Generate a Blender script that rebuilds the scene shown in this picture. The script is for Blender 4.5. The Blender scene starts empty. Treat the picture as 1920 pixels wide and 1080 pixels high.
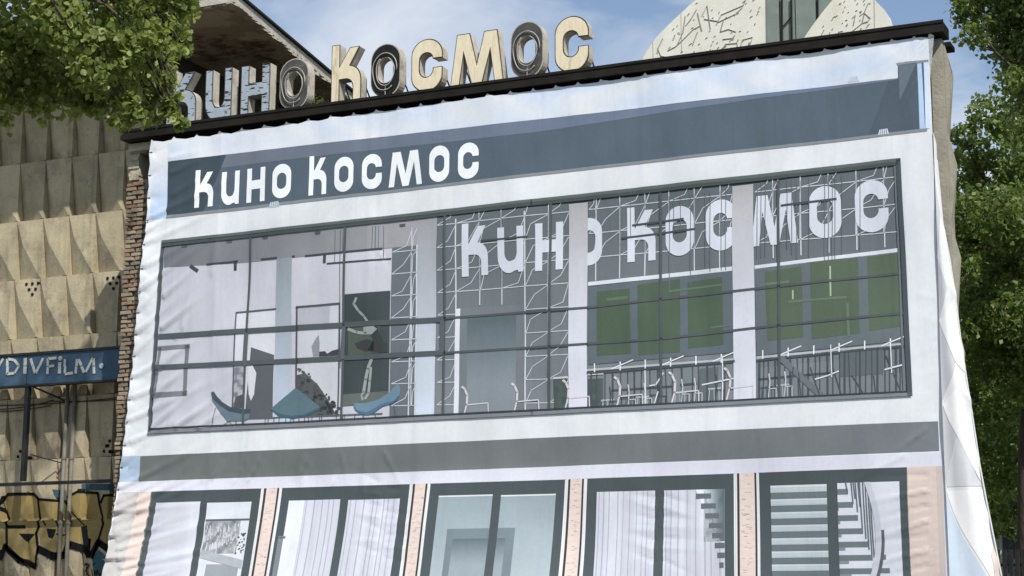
import bpy, bmesh, math, random
import numpy as np
from mathutils import Vector, Matrix
from mathutils.geometry import tessellate_polygon
random.seed(7); rng = np.random.default_rng(7)
SC = bpy.context.scene
COL = SC.collection
# ------------------------------------------------------------------ camera
F = 3357.26                                   # focal length in photo pixels (1920 wide)
YAW, PIT, ROL = [math.radians(a) for a in (25.1339, 10.4588, 0.2302)]
fw = np.array([-math.sin(YAW)*math.cos(PIT), math.cos(YAW)*math.cos(PIT), math.sin(PIT)])
r0 = np.array([math.cos(YAW), math.sin(YAW), 0.0]); u0 = np.cross(r0, fw)
rt = r0*math.cos(ROL)+u0*math.sin(ROL); up = -r0*math.sin(ROL)+u0*math.cos(ROL)
CAM = np.array([19.2285, -25.0170, 1.6])
cd = bpy.data.cameras.new('camera'); cam = bpy.data.objects.new('camera', cd); COL.objects.link(cam)
cd.sensor_width = 36; cd.lens = F/1920*36; cd.clip_start = 0.1; cd.clip_end = 3000
M = Matrix.Identity(4)
for i in range(3):
    M[i][0] = rt[i]; M[i][1] = up[i]; M[i][2] = -fw[i]; M[i][3] = CAM[i]
cam.matrix_world = M
SC.camera = cam
# ------------------------------------------------------------------ sky, sun, exposure
SUN_AZ, SUN_EL = math.radians(48), math.radians(46)   # to the right of the facade normal
sdir = Vector((math.sin(SUN_AZ)*math.cos(SUN_EL), -math.cos(SUN_AZ)*math.cos(SUN_EL), math.sin(SUN_EL)))
W = bpy.data.worlds.new('World'); SC.world = W; W.use_nodes = True
nt = W.node_tree; nt.nodes.clear()
def nd(t, ty, **k):
    n = t.nodes.new(ty)
    for a, b in k.items():
        setattr(n, a, b)
    return n
sky = nd(nt, 'ShaderNodeTexSky', sky_type='NISHITA'); sky.sun_disc = False
sky.sun_elevation = SUN_EL; sky.sun_rotation = math.atan2(sdir.x, sdir.y)
sky.air_density = 1.0; sky.dust_density = 0.15; sky.ozone_density = 1.6
tc = nd(nt, 'ShaderNodeTexCoord'); mp = nd(nt, 'ShaderNodeMapping'); mp.inputs['Scale'].default_value = (3.2, 3.2, 6.5)
mp.inputs['Location'].default_value = (0.75, 0.3, 0.1)
ns = nd(nt, 'ShaderNodeTexNoise'); ns.inputs['Scale'].default_value = 1.7; ns.inputs['Detail'].default_value = 6; ns.inputs['Roughness'].default_value = 0.55
ns.inputs['Distortion'].default_value = 0.5
rp = nd(nt, 'ShaderNodeMapRange'); rp.inputs['From Min'].default_value = 0.38; rp.inputs['From Max'].default_value = 0.66
rp.inputs['To Min'].default_value = 0.06; rp.inputs['To Max'].default_value = 0.9
mx = nd(nt, 'ShaderNodeMix', data_type='RGBA'); mx.inputs['B'].default_value = (7.4, 7.6, 8.0, 1)
bg = nd(nt, 'ShaderNodeBackground'); bg.inputs['Strength'].default_value = 0.118
wo = nd(nt, 'ShaderNodeOutputWorld')
lk = nt.links.new
lk(tc.outputs['Generated'], mp.inputs['Vector']); lk(mp.outputs['Vector'], ns.inputs['Vector']); lk(ns.outputs['Fac'], rp.inputs['Value'])
lk(rp.outputs['Result'], mx.inputs['Factor']); lk(sky.outputs['Color'], mx.inputs['A']); lk(mx.outputs['Result'], bg.inputs['Color'])
lk(bg.outputs['Background'], wo.inputs['Surface'])
sl = bpy.data.lights.new('sun', 'SUN'); sl.energy = 4.9; sl.angle = math.radians(0.53); sl.color = (1.0, 0.955, 0.88)
so = bpy.data.objects.new('sun', sl); COL.objects.link(so); so.rotation_euler = sdir.to_track_quat('Z', 'Y').to_euler(); so.location = (30, -30, 40)
vs = SC.view_settings; vs.view_transform = 'Standard'; vs.look = 'None'; vs.exposure = 0.06; vs.gamma = 1.0; vs.use_curve_mapping = False
SC.cycles.max_bounces = 6; SC.cycles.transparent_max_bounces = 8

# ------------------------------------------------------------------ helpers
def ray(x, y):
    return fw + rt*((x-960)/F) - up*((y-540)/F)
def at(x, y, Y=0.0):                      # photo pixel -> point on the vertical plane y = Y
    d = ray(x, y); k = (Y-CAM[1])/d[1]
    return CAM + k*d
def atz(x, y, z):
    d = ray(x, y); k = (z-CAM[2])/d[2]
    return CAM + k*d
def atd(x, y, dist):                      # at a distance along the view axis
    return CAM + ray(x, y)*dist
def lin(c):
    c = c/255.0
    return c/12.92 if c <= 0.04045 else ((c+0.055)/1.055)**2.4
def L(*c):
    if len(c) == 1: c = c[0]
    return np.array([lin(float(v)) for v in c[:3]])
def tag(o, label=None, cat=None, group=None, kind=None):
    if label: o['label'] = label
    if cat: o['category'] = cat
    if group: o['group'] = group
    if kind: o['kind'] = kind
    return o
def empty(name, loc=(0, 0, 0), parent=None):
    o = bpy.data.objects.new(name, None); COL.objects.link(o); o.location = loc; o.empty_display_size = 0.2
    if parent: o.parent = parent
    return o
def link(name, me, mat=None, parent=None):
    o = bpy.data.objects.new(name, me); COL.objects.link(o)
    if mat is not None and len(me.materials) == 0: me.materials.append(mat)
    if parent is not None:
        o.parent = parent
        if parent.type == 'EMPTY' or True:
            o.matrix_parent_inverse = Matrix.Translation(-world_loc(parent))
    return o
def world_loc(o):
    v = Vector(o.location)
    p = o.parent
    if p: v = v + world_loc(p) + o.matrix_parent_inverse.translation
    return v
class MB:
    def __init__(s): s.v = []; s.f = []; s.m = []
    def poly(s, pts, mi=0):
        n = len(s.v); s.v += [tuple(p) for p in pts]; s.f.append(tuple(range(n, n+len(pts)))); s.m.append(mi); return s
    def box(s, a, b, mi=0):
        (x0, y0, z0), (x1, y1, z1) = a, b
        n = len(s.v)
        s.v += [(x0,y0,z0),(x1,y0,z0),(x1,y1,z0),(x0,y1,z0),(x0,y0,z1),(x1,y0,z1),(x1,y1,z1),(x0,y1,z1)]
        s.f += [tuple(n+i for i in q) for q in ((0,3,2,1),(4,5,6,7),(0,1,5,4),(1,2,6,5),(2,3,7,6),(3,0,4,7))]
        s.m += [mi]*6; return s
    def tube(s, pts, r, seg=6, mi=0, r1=None, cap=True):
        pts = [Vector(p) for p in pts]; n = len(s.v); k = len(pts)
        ref = Vector((0.13, 0.31, 0.94))
        for i, p in enumerate(pts):
            t = (pts[min(i+1, k-1)]-pts[max(i-1, 0)])
            if t.length < 1e-9: t = Vector((0, 0, 1))
            t.normalize()
            a = t.cross(ref)
            if a.length < 0.05: a = t.cross(Vector((1, 0, 0)))
            a.normalize(); b = t.cross(a)
            rr = r if r1 is None else r+(r1-r)*i/max(1, k-1)
            for j in range(seg):
                an = 2*math.pi*j/seg
                s.v.append(tuple(p+a*(rr*math.cos(an))+b*(rr*math.sin(an))))
        for i in range(k-1):
            for j in range(seg):
                j2 = (j+1) % seg
                s.f.append((n+i*seg+j, n+i*seg+j2, n+(i+1)*seg+j2, n+(i+1)*seg+j)); s.m.append(mi)
        if cap:
            s.f.append(tuple(n+j for j in range(seg-1, -1, -1))); s.m.append(mi)
            s.f.append(tuple(n+(k-1)*seg+j for j in range(seg))); s.m.append(mi)
        return s
    def extrude(s, loops, y0, y1, fx=None, mi=0, mside=None):
        """closed loops of (x, z), outer first then holes, extruded from y0 (front) to y1"""
        mside = mi if mside is None else mside
        tri = tessellate_polygon([[Vector((p[0], p[1], 0)) for p in lp] for lp in loops])
        flat = [p for lp in loops for p in lp]
        for yy in (y0, y1):
            n = len(s.v); s.v += [(p[0], yy, p[1]) for p in flat]
            for t in tri:
                a, b, c = [flat[i] for i in t]
                ar = (b[0]-a[0])*(c[1]-a[1])-(b[1]-a[1])*(c[0]-a[0])
                q = t if (ar > 0) == (yy == y0) else (t[0], t[2], t[1])
                s.f.append(tuple(n+i for i in q)); s.m.append(mi)
        for lp in loops:
            for i in range(len(lp)):
                a, b = lp[i], lp[(i+1) % len(lp)]
                s.poly([(a[0], y0, a[1]), (b[0], y0, b[1]), (b[0], y1, b[1]), (a[0], y1, a[1])], mside)
        return s
    def mesh(s, name, mats, smooth=False):
        me = bpy.data.meshes.new(name); me.from_pydata(s.v, [], s.f)
        for m in (mats if isinstance(mats, (list, tuple)) else [mats]): me.materials.append(m)
        if any(s.m): me.polygons.foreach_set('material_index', s.m)
        me.polygons.foreach_set('use_smooth', [smooth]*len(s.f))
        me.update(); return me
    def build(s, name, mats, parent=None, smooth=False, fix=True):
        me = s.mesh(name, mats, smooth)
        if fix:
            bm = bmesh.new(); bm.from_mesh(me); bmesh.ops.remove_doubles(bm, verts=bm.verts, dist=1e-5)
            bmesh.ops.recalc_face_normals(bm, faces=bm.faces); bm.to_mesh(me); bm.free()
        return link(name, me, None, parent)
# ------------------------------------------------------------------ materials
def mat(name, c1, c2=None, scale=4.0, rough=0.8, metal=0.0, bump=0.0, bscale=30.0, detail=5.0, spec=0.3, lo=0.35, hi=0.65, c3=None, s3=1.3, stretch=None, l3=0.55, h3=0.72):
    m = bpy.data.materials.new(name); m.use_nodes = True; t = m.node_tree; b = t.nodes['Principled BSDF']
    b.inputs['Roughness'].default_value = rough; b.inputs['Metallic'].default_value = metal; b.inputs['Specular IOR Level'].default_value = spec
    c1 = tuple(c1)+(1,); b.inputs['Base Color'].default_value = c1
    geo = nd(t, 'ShaderNodeNewGeometry'); vec = geo.outputs['Position']
    if stretch:
        mpn = nd(t, 'ShaderNodeMapping'); mpn.inputs['Scale'].default_value = stretch; t.links.new(vec, mpn.inputs['Vector']); vec = mpn.outputs['Vector']
    out = None
    if c2 is not None:
        n = nd(t, 'ShaderNodeTexNoise'); n.inputs['Scale'].default_value = scale; n.inputs['Detail'].default_value = detail; n.inputs['Roughness'].default_value = 0.62
        r = nd(t, 'ShaderNodeMapRange'); r.inputs['From Min'].default_value = lo; r.inputs['From Max'].default_value = hi
        x = nd(t, 'ShaderNodeMix', data_type='RGBA'); x.inputs['A'].default_value = c1; x.inputs['B'].default_value = tuple(c2)+(1,)
        t.links.new(vec, n.inputs['Vector']); t.links.new(n.outputs['Fac'], r.inputs['Value']); t.links.new(r.outputs['Result'], x.inputs['Factor'])
        out = x.outputs['Result']
        if c3 is not None:
            n3 = nd(t, 'ShaderNodeTexNoise'); n3.inputs['Scale'].default_value = s3; n3.inputs['Detail'].default_value = 7; n3.inputs['Roughness'].default_value = 0.7
            r3 = nd(t, 'ShaderNodeMapRange'); r3.inputs['From Min'].default_value = l3; r3.inputs['From Max'].default_value = h3
            x3 = nd(t, 'ShaderNodeMix', data_type='RGBA'); x3.inputs['B'].default_value = tuple(c3)+(1,)
            t.links.new(vec, n3.inputs['Vector']); t.links.new(n3.outputs['Fac'], r3.inputs['Value']); t.links.new(r3.outputs['Result'], x3.inputs['Factor'])
            t.links.new(out, x3.inputs['A']); out = x3.outputs['Result']
        t.links.new(out, b.inputs['Base Color'])
    if bump:
        n2 = nd(t, 'ShaderNodeTexNoise'); n2.inputs['Scale'].default_value = bscale; n2.inputs['Detail'].default_value = 6
        bp = nd(t, 'ShaderNodeBump'); bp.inputs['Strength'].default_value = bump; bp.inputs['Distance'].default_value = 0.02
        t.links.new(vec, n2.inputs['Vector']); t.links.new(n2.outputs['Fac'], bp.inputs['Height']); t.links.new(bp.outputs['Normal'], b.inputs['Normal'])
    return m
def ink_mat(name, rough=0.5, tone=0.05, warm=(.965, .975, .965)):
    """printed cloth: colour from the ink attribute, with slight uneven fading and a woven relief"""
    m = bpy.data.materials.new(name); m.use_nodes = True; t = m.node_tree; b = t.nodes['Principled BSDF']
    b.inputs['Roughness'].default_value = rough+.2; b.inputs['Specular IOR Level'].default_value = 0.08
    a = nd(t, 'ShaderNodeAttribute', attribute_name='ink'); geo = nd(t, 'ShaderNodeNewGeometry')
    n = nd(t, 'ShaderNodeTexNoise'); n.inputs['Scale'].default_value = 1.1; n.inputs['Detail'].default_value = 8; n.inputs['Roughness'].default_value = 0.6
    r = nd(t, 'ShaderNodeMapRange'); r.inputs['From Min'].default_value = 0.3; r.inputs['From Max'].default_value = 0.7
    r.inputs['To Min'].default_value = 1-tone; r.inputs['To Max'].default_value = 1+tone
    x = nd(t, 'ShaderNodeVectorMath', operation='SCALE')
    t.links.new(geo.outputs['Position'], n.inputs['Vector']); t.links.new(n.outputs['Fac'], r.inputs['Value'])
    g2 = nd(t, 'ShaderNodeTexNoise'); g2.inputs['Scale'].default_value = 16; g2.inputs['Detail'].default_value = 3
    r2 = nd(t, 'ShaderNodeMapRange'); r2.inputs['From Min'].default_value = .3; r2.inputs['From Max'].default_value = .7; r2.inputs['To Min'].default_value = 1-tone*.5; r2.inputs['To Max'].default_value = 1+tone*.5
    mp2 = nd(t, 'ShaderNodeMapping'); mp2.inputs['Scale'].default_value = (3.2, 1, .22); n3 = nd(t, 'ShaderNodeTexNoise'); n3.inputs['Scale'].default_value = 1; n3.inputs['Detail'].default_value = 6; n3.inputs['Roughness'].default_value = .65
    r3 = nd(t, 'ShaderNodeMapRange'); r3.inputs['From Min'].default_value = .54; r3.inputs['From Max'].default_value = .78; r3.inputs['To Min'].default_value = 1; r3.inputs['To Max'].default_value = .86
    t.links.new(geo.outputs['Position'], g2.inputs['Vector']); t.links.new(g2.outputs['Fac'], r2.inputs['Value']); t.links.new(geo.outputs['Position'], mp2.inputs['Vector']); t.links.new(mp2.outputs['Vector'], n3.inputs['Vector']); t.links.new(n3.outputs['Fac'], r3.inputs['Value'])
    k1 = nd(t, 'ShaderNodeMath', operation='MULTIPLY'); k2 = nd(t, 'ShaderNodeMath', operation='MULTIPLY')
    t.links.new(r.outputs['Result'], k1.inputs[0]); t.links.new(r2.outputs['Result'], k1.inputs[1]); t.links.new(k1.outputs[0], k2.inputs[0]); t.links.new(r3.outputs['Result'], k2.inputs[1])
    wm = nd(t, 'ShaderNodeVectorMath', operation='MULTIPLY'); wm.inputs[1].default_value = warm
    t.links.new(a.outputs['Color'], wm.inputs[0]); t.links.new(wm.outputs['Vector'], x.inputs[0]); t.links.new(k2.outputs[0], x.inputs['Scale']); t.links.new(x.outputs['Vector'], b.inputs['Base Color'])
    mpn = nd(t, 'ShaderNodeMapping'); mpn.inputs['Scale'].default_value = (9, 9, 1.6); t.links.new(geo.outputs['Position'], mpn.inputs['Vector'])
    n2 = nd(t, 'ShaderNodeTexNoise'); n2.inputs['Scale'].default_value = 1.0; n2.inputs['Detail'].default_value = 4
    bp = nd(t, 'ShaderNodeBump'); bp.inputs['Strength'].default_value = 0.22; bp.inputs['Distance'].default_value = 0.02
    t.links.new(mpn.outputs['Vector'], n2.inputs['Vector']); t.links.new(n2.outputs['Fac'], bp.inputs['Height']); t.links.new(bp.outputs['Normal'], b.inputs['Normal'])
    return m
INK = ink_mat('banner_print')
PAINT = ink_mat('spray_paint', 0.6, 0.12, (1, 1, 1))
# ------------------------------------------------------------------ printed sheets: print follows the folds of its sheet
def clip(poly, ax, val, keep_gt):
    out = []; n = len(poly)
    for i in range(n):
        a = poly[i]; b = poly[(i+1) % n]
        da = a[ax]-val; db = b[ax]-val
        if not keep_gt: da = -da; db = -db
        if da >= 0: out.append(a)
        if (da > 0 and db < 0) or (da < 0 and db > 0):
            t = da/(da-db); out.append((a[0]+(b[0]-a[0])*t, a[1]+(b[1]-a[1])*t))
    return out
def clip_line(poly, p, q, sgn):
    out = []; n = len(poly)
    dv = [sgn*((q[0]-p[0])*(a[1]-p[1])-(q[1]-p[1])*(a[0]-p[0])) for a in poly]
    for i in range(n):
        a = poly[i]; b = poly[(i+1) % n]; da = dv[i]; db = dv[(i+1) % n]
        if da >= -1e-12: out.append(a)
        if (da > 1e-12 and db < -1e-12) or (da < -1e-12 and db > 1e-12):
            t = da/(da-db); out.append((a[0]+(b[0]-a[0])*t, a[1]+(b[1]-a[1])*t))
    return out
class Sheet:
    def __init__(s, U, V, fun, off, mat, step=0.0016):
        s.U = np.asarray(U, float); s.V = np.asarray(V, float); s.off = np.array(off, float); s.mat = mat; s.step = step
        uu, vv = np.meshgrid(s.U, s.V, indexing='ij')
        s.P = fun(uu, vv)                                        # (nu, nv, 3)
        du = np.gradient(s.P, s.U, axis=0); dv = np.gradient(s.P, s.V, axis=1)
        n = np.cross(du, dv); n /= np.linalg.norm(n, axis=2, keepdims=True)
        if (n.reshape(-1, 3).mean(0) @ s.off) < 0: n = -n
        s.N = n
    def cut(s, poly):
        """triangle (convex) -> list of pieces, each inside one triangle of the grid"""
        U, V = s.U, s.V; res = []
        us = [p[0] for p in poly]
        i0 = max(0, int(np.searchsorted(U, min(us), 'right'))-1); i1 = min(len(U)-2, int(np.searchsorted(U, max(us), 'left')))
        for i in range(i0, i1+1):
            c = clip(clip(poly, 0, U[i], True), 0, U[i+1], False)
            if len(c) < 3: continue
            v_ = [p[1] for p in c]
            j0 = max(0, int(np.searchsorted(V, min(v_), 'right'))-1); j1 = min(len(V)-2, int(np.searchsorted(V, max(v_), 'left')))
            L0 = [p[1] for p in c if abs(p[0]-U[i]) < 1e-9]; R0 = [p[1] for p in c if abs(p[0]-U[i+1]) < 1e-9]
            if L0 and R0: fa, fb = max(min(L0), min(R0)), min(max(L0), max(R0))
            else: fa, fb = 1e9, -1e9
            for j in range(j0, j1+1):
                if V[j] >= fa-1e-9 and V[j+1] <= fb+1e-9:
                    a, b, d, e = (U[i], V[j]), (U[i+1], V[j]), (U[i+1], V[j+1]), (U[i], V[j+1])
                    res.append((i, j, 0, [a, b, d])); res.append((i, j, 1, [a, d, e])); continue
                q = clip(clip(c, 1, V[j], True), 1, V[j+1], False)
                if len(q) < 3: continue
                p0, p1 = (U[i], V[j]), (U[i+1], V[j+1])
                for k, sg in ((0, -1), (1, 1)):
                    w = clip_line(q, p0, p1, sg)
                    if len(w) >= 3: res.append((i, j, k, w))
        return res
    def make(s, name, loops_list, color, layer, parent, mat=None, clipto=None):
        """loops_list: shapes, each a list of loops [outer, hole, ...] in sheet coordinates"""
        vid = {}; vs_ = []; nr = []; uv = []; faces = []
        U, V, P, N = s.U, s.V, s.P, s.N
        o = s.off*(layer*s.step)
        for loops in loops_list:
            flat = [p for lp in loops for p in lp]
            if len(loops) == 1 and len(flat) == 3: tris = [(0, 1, 2)]
            else: tris = tessellate_polygon([[Vector((p[0], p[1], 0)) for p in lp] for lp in loops])
            for t in tris:
                tp = [flat[k] for k in t]
                ar = (tp[1][0]-tp[0][0])*(tp[2][1]-tp[0][1])-(tp[1][1]-tp[0][1])*(tp[2][0]-tp[0][0])
                if abs(ar) < 1e-9: continue
                if ar < 0: tp = tp[::-1]
                if clipto is not None:
                    for q_ in range(len(clipto)):
                        tp = clip_line(tp, clipto[q_], clipto[(q_+1) % len(clipto)], 1)
                        if len(tp) < 3: break
                    if len(tp) < 3: continue
                for (i, j, k, w) in s.cut(tp):
                    idx = []
                    du = U[i+1]-U[i]; dv = V[j+1]-V[j]
                    for (a, b) in w:
                        key = (round(a, 5), round(b, 5))
                        q = vid.get(key)
                        if q is None:
                            x = (a-U[i])/du; y = (b-V[j])/dv
                            if k == 0: w0, w1, w2 = 1-x, x-y, y; A, B, C_ = (i, j), (i+1, j), (i+1, j+1)
                            else: w0, w1, w2 = 1-y, x, y-x; A, B, C_ = (i, j), (i+1, j+1), (i, j+1)
                            p = P[A]*w0+P[B]*w1+P[C_]*w2+o
                            n = N[A]*w0+N[B]*w1+N[C_]*w2
                            q = len(vs_); vid[key] = q; vs_.append(p); nr.append(n); uv.append((a, b))
                        if not idx or idx[-1] != q: idx.append(q)
                    if len(idx) > 2 and idx[0] == idx[-1]: idx.pop()
                    if len(set(idx)) >= 3 and len(set(idx)) == len(idx): faces.append(idx)
        me = bpy.data.meshes.new(name); me.from_pydata([tuple(p) for p in vs_], [], faces)
        ca = me.color_attributes.new('ink', 'FLOAT_COLOR', 'POINT')
        if callable(color): cc = np.array([tuple(color(a, b)) for a, b in uv], np.float32)
        else: cc = np.tile(np.array(color, np.float32), (len(uv), 1))
        ca.data.foreach_set('color', np.hstack([cc, np.ones((len(uv), 1), np.float32)]).ravel())
        me.materials.append(mat or s.mat)
        # faces must look along off
        if len(me.polygons):
            me.polygons.foreach_set('use_smooth', [True]*len(me.polygons))
            if Vector(me.polygons[0].normal).dot(Vector(s.off)) < 0: me.flip_normals()
            me.update()
            nn = np.array(nr); nn /= np.linalg.norm(nn, axis=1, keepdims=True)
            me.normals_split_custom_set_from_vertices([tuple(v) for v in nn])
        ob = link(name, me, None, parent)
        return ob
def stroke(pts, w, closed=False):
    """polyline -> quads (loops_list) of width w"""
    out = []
    n = len(pts)
    rng_ = range(n if closed else n-1)
    for i in rng_:
        a = np.array(pts[i], float); b = np.array(pts[(i+1) % n], float); d = b-a; l = np.linalg.norm(d)
        if l < 1e-9: continue
        d /= l; p = np.array([-d[1], d[0]])*w/2; e = d*w*0.25
        out.append([[tuple(a-p-e), tuple(b-p+e), tuple(b+p+e), tuple(a+p-e)]])
    return out
# ------------------------------------------------------------------ letter shapes in a unit box
def arc(cx, cy, rx, ry, a0, a1, n=8):
    return [(cx+rx*math.cos(math.radians(a0+(a1-a0)*i/n)), cy+ry*math.sin(math.radians(a0+(a1-a0)*i/n))) for i in range(n+1)]
GL = {}
GL['K'] = [[(0,0),(.26,0),(.26,.40)]+[(.45,.40)]+arc(.50,.25,.24,.15,90,0,5)+[(.74,0),(1,0)]+arc(.62,.36,.38,.26,0,80,6)+[(.61,.625),(.93,.93),(.62,.93),(.26,.60),(.26,1),(0,1)]]
GL['U'] = [[(0,1),(.26,1)]+arc(.5,.43,.24,.19,180,360,8)+[(.74,1),(1,1),(1,.0),(.80,0),(.78,.045)]+arc(.44,.36,.44,.37,-62,-180,9)]
GL['H'] = [[(0,0),(.26,0),(.26,.38),(.74,.38),(.74,0),(1,0),(1,1),(.74,1),(.74,.64),(.26,.64),(.26,1),(0,1)]]
def stad(cx, x0, x1, y0, y1, ry=None, n=8):
    rx = (x1-x0)/2; ry = ry or rx*0.62
    return arc(cx, y1-ry, rx, ry, 0, 180, n*2)+arc(cx, y0+ry, rx, ry, 180, 360, n*2)
GL['O'] = [stad(.5, 0, 1, 0, 1, .30), stad(.5, .25, .75, .27, .74, .15)[::-1]]
_o = arc(.5,.70,.5,.30,0,180,14)+arc(.5,.30,.5,.30,180,360,14)
GL['C'] = [[(1,.615)]+arc(.5,.70,.5,.30,0,180,14)+arc(.5,.30,.5,.30,180,360,14)+[(1,.44),(.70,.44)]+arc(.48,.42,.23,.15,0,-180,8)+arc(.48,.59,.23,.15,180,8,8)+[(.72,.615)]]
GL['M'] = [[(0,0),(.16,0),(.245,.68),(.41,0),(.59,0),(.755,.68),(.84,0),(1,0),(.88,1),(.64,1),(.5,.36),(.36,1),(.12,1)]]
WORD = ['K','U','H','O','K','O','C','M','O','C']
CYR = ['К','И','Н','О','К','О','С','М','О','С']
# ================================================================== GROUND
ASPH = mat('asphalt', (.055,.055,.057), (.085,.083,.08), 1.5, .9, bump=.3, bscale=60)
GRASS = mat('grass_ground', (.05,.075,.025), (.09,.085,.04), .8, .95, bump=.6, bscale=25)
PAVE = mat('paving', (.24,.23,.21), (.32,.30,.27), 2, .9, bump=.25, bscale=40)
g = MB().poly([(-900,-900,-.02),(900,-900,-.02),(900,900,-.02),(-900,900,-.02)]).build('ground', GRASS, fix=False); tag(g, kind='structure')
g = MB().poly([(-40,-30,0),(60,-30,0),(60,-4,0),(-40,-4,0)]).build('road', ASPH, fix=False); tag(g, kind='structure')
g = MB().box((-40,-3.98,-.1),(60,-3.85,.12)).box((-40,-3.85,-.1),(15.5,1.95,.11)).build('pavement', PAVE, fix=False); tag(g, kind='structure')
# ================================================================== CINEMA BUILDING
CONC = mat('raw_concrete', (.33,.31,.255), (.26,.245,.20), 5, .9, bump=.45, bscale=22, c3=(.22,.19,.15), s3=2.2)
DARKW = mat('dark_metal_fascia', (.010,.009,.008), (.018,.016,.013), 3, .7, bump=.15, bscale=12, spec=.15)
BODY = mat('grey_render_wall', (.30,.29,.27), (.24,.23,.21), 3, .9, bump=.3)
cin = empty('cinema_building', (7, .3, 0)); tag(cin, 'cinema block behind the printed cloth, with dark flat roof edge and brick pier', 'building')
MB().box((.30,.28,0),(14.02,1.0,9.9)).box((1.2,1.0,0),(12.6,9.3,9.88)).build('wall', BODY, cin, fix=False)
rf = MB().box((-.16,-.10,9.925),(14.36,.34,10.085)).box((.3,.34,9.92),(14.1,1.02,10.08)).box((1.1,1.02,9.92),(12.6,9.4,10.08)).build('roof_slab', DARKW, cin, fix=False)
MB().box((-.17,-.115,10.055),(14.37,-.08,10.10)).build('drip_edge', DARKW, rf, fix=False)
MB().box((14.101,.60,9.915),(14.325,.93,9.985)).build('gutter', DARKW, rf, fix=False)
# concrete pier at the right corner with folded panels on its outer side
MB().box((14.12,.14,0),(14.29,.30,9.9)).build('corner_column', CONC, cin, fix=False)
pw = MB()
zz = .3; k = 0
while zz < 9.9:
    z1 = min(9.9, zz+1.37); zm = (zz+z1)/2
    a0, a1 = (14.292,.26,zz+.006), (14.292,.26,z1-.006); b0, b1 = (14.20,.92,zz+.006), (14.20,.92,z1-.006); c = (14.325,.74,zm+.25)
    m1 = MB().poly([a0, b0, c]).poly([a0, c, a1]).poly([a1, c, b1]).poly([b0, b1, c]).poly([b0, a0, a1, b1])
    m1.build('side_panel', CONC, cin)
    zz += 1.38
# brick pier at the left end
BRICK = [mat('old_brick_%s' % n, c, tuple(v*.72 for v in c), 9, .95, bump=.5, bscale=60, lo=.4, hi=.7) for n, c in (('tan', (.30,.235,.165)), ('red', (.27,.175,.125)), ('grey', (.22,.195,.155)), ('pale', (.36,.30,.22)))]
MORT = mat('mortar', (.26,.235,.19), (.16,.14,.115), 14, .95, bump=.5)
pier = MB().box((-.165,.235,0),(.298,.75,9.25)).build('brick_pier', MORT, cin, fix=False)
bme = []
for b in BRICK:
    m_ = MB(); w_, h_, d_ = .115, .031, .05
    m_.box((-w_,-d_,-h_),(w_,d_,h_)); me = m_.mesh('brick', b)
    bm = bmesh.new(); bm.from_mesh(me); bmesh.ops.bevel(bm, geom=bm.edges[:], offset=.006, segments=1, affect='EDGES'); bm.to_mesh(me); bm.free(); bme.append(me)
zz = 1.85; row = 0
while zz < 9.2:
    off = 0 if row % 2 else .12
    for cx in ((-.075, .175) if row % 2 else (-.13, .065)):
        me = bme[int(rng.choice(4, p=[.42,.12,.26,.20]))]
        o = bpy.data.objects.new('brick', me); COL.objects.link(o); o.parent = pier
        o.location = (cx+rng.uniform(-.014,.014), .228+rng.uniform(-.02,.02), zz+rng.uniform(-.005,.005)); o.rotation_euler = (rng.uniform(-.04,.04), rng.uniform(-.04,.04), rng.uniform(-.09,.09)); o.scale = (rng.uniform(.84,1)*(1 if row % 2 or cx > 0 else .5), 1, rng.uniform(.86,1.08))
    zz += .0795; row += 1
OLD = mat('weathered_plaster', (.46,.42,.32), (.30,.27,.21), 7, .95, bump=.8, bscale=20, c3=(.14,.12,.09), s3=5)
cp = MB(); n = 9
for i in range(n):
    z0 = 9.25+i*.07; j = rng.uniform(-.02,.02); cp.box((-.15+j,.19+rng.uniform(-.02,.02),z0),(.20+rng.uniform(-.03,.03)-(.14 if i < n-2 else 0),.6,z0+.0695))
cp.box((-.14,.12,9.76),(.42,.6,9.90))
cp.build('pier_cap', OLD, cin, fix=False)
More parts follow.
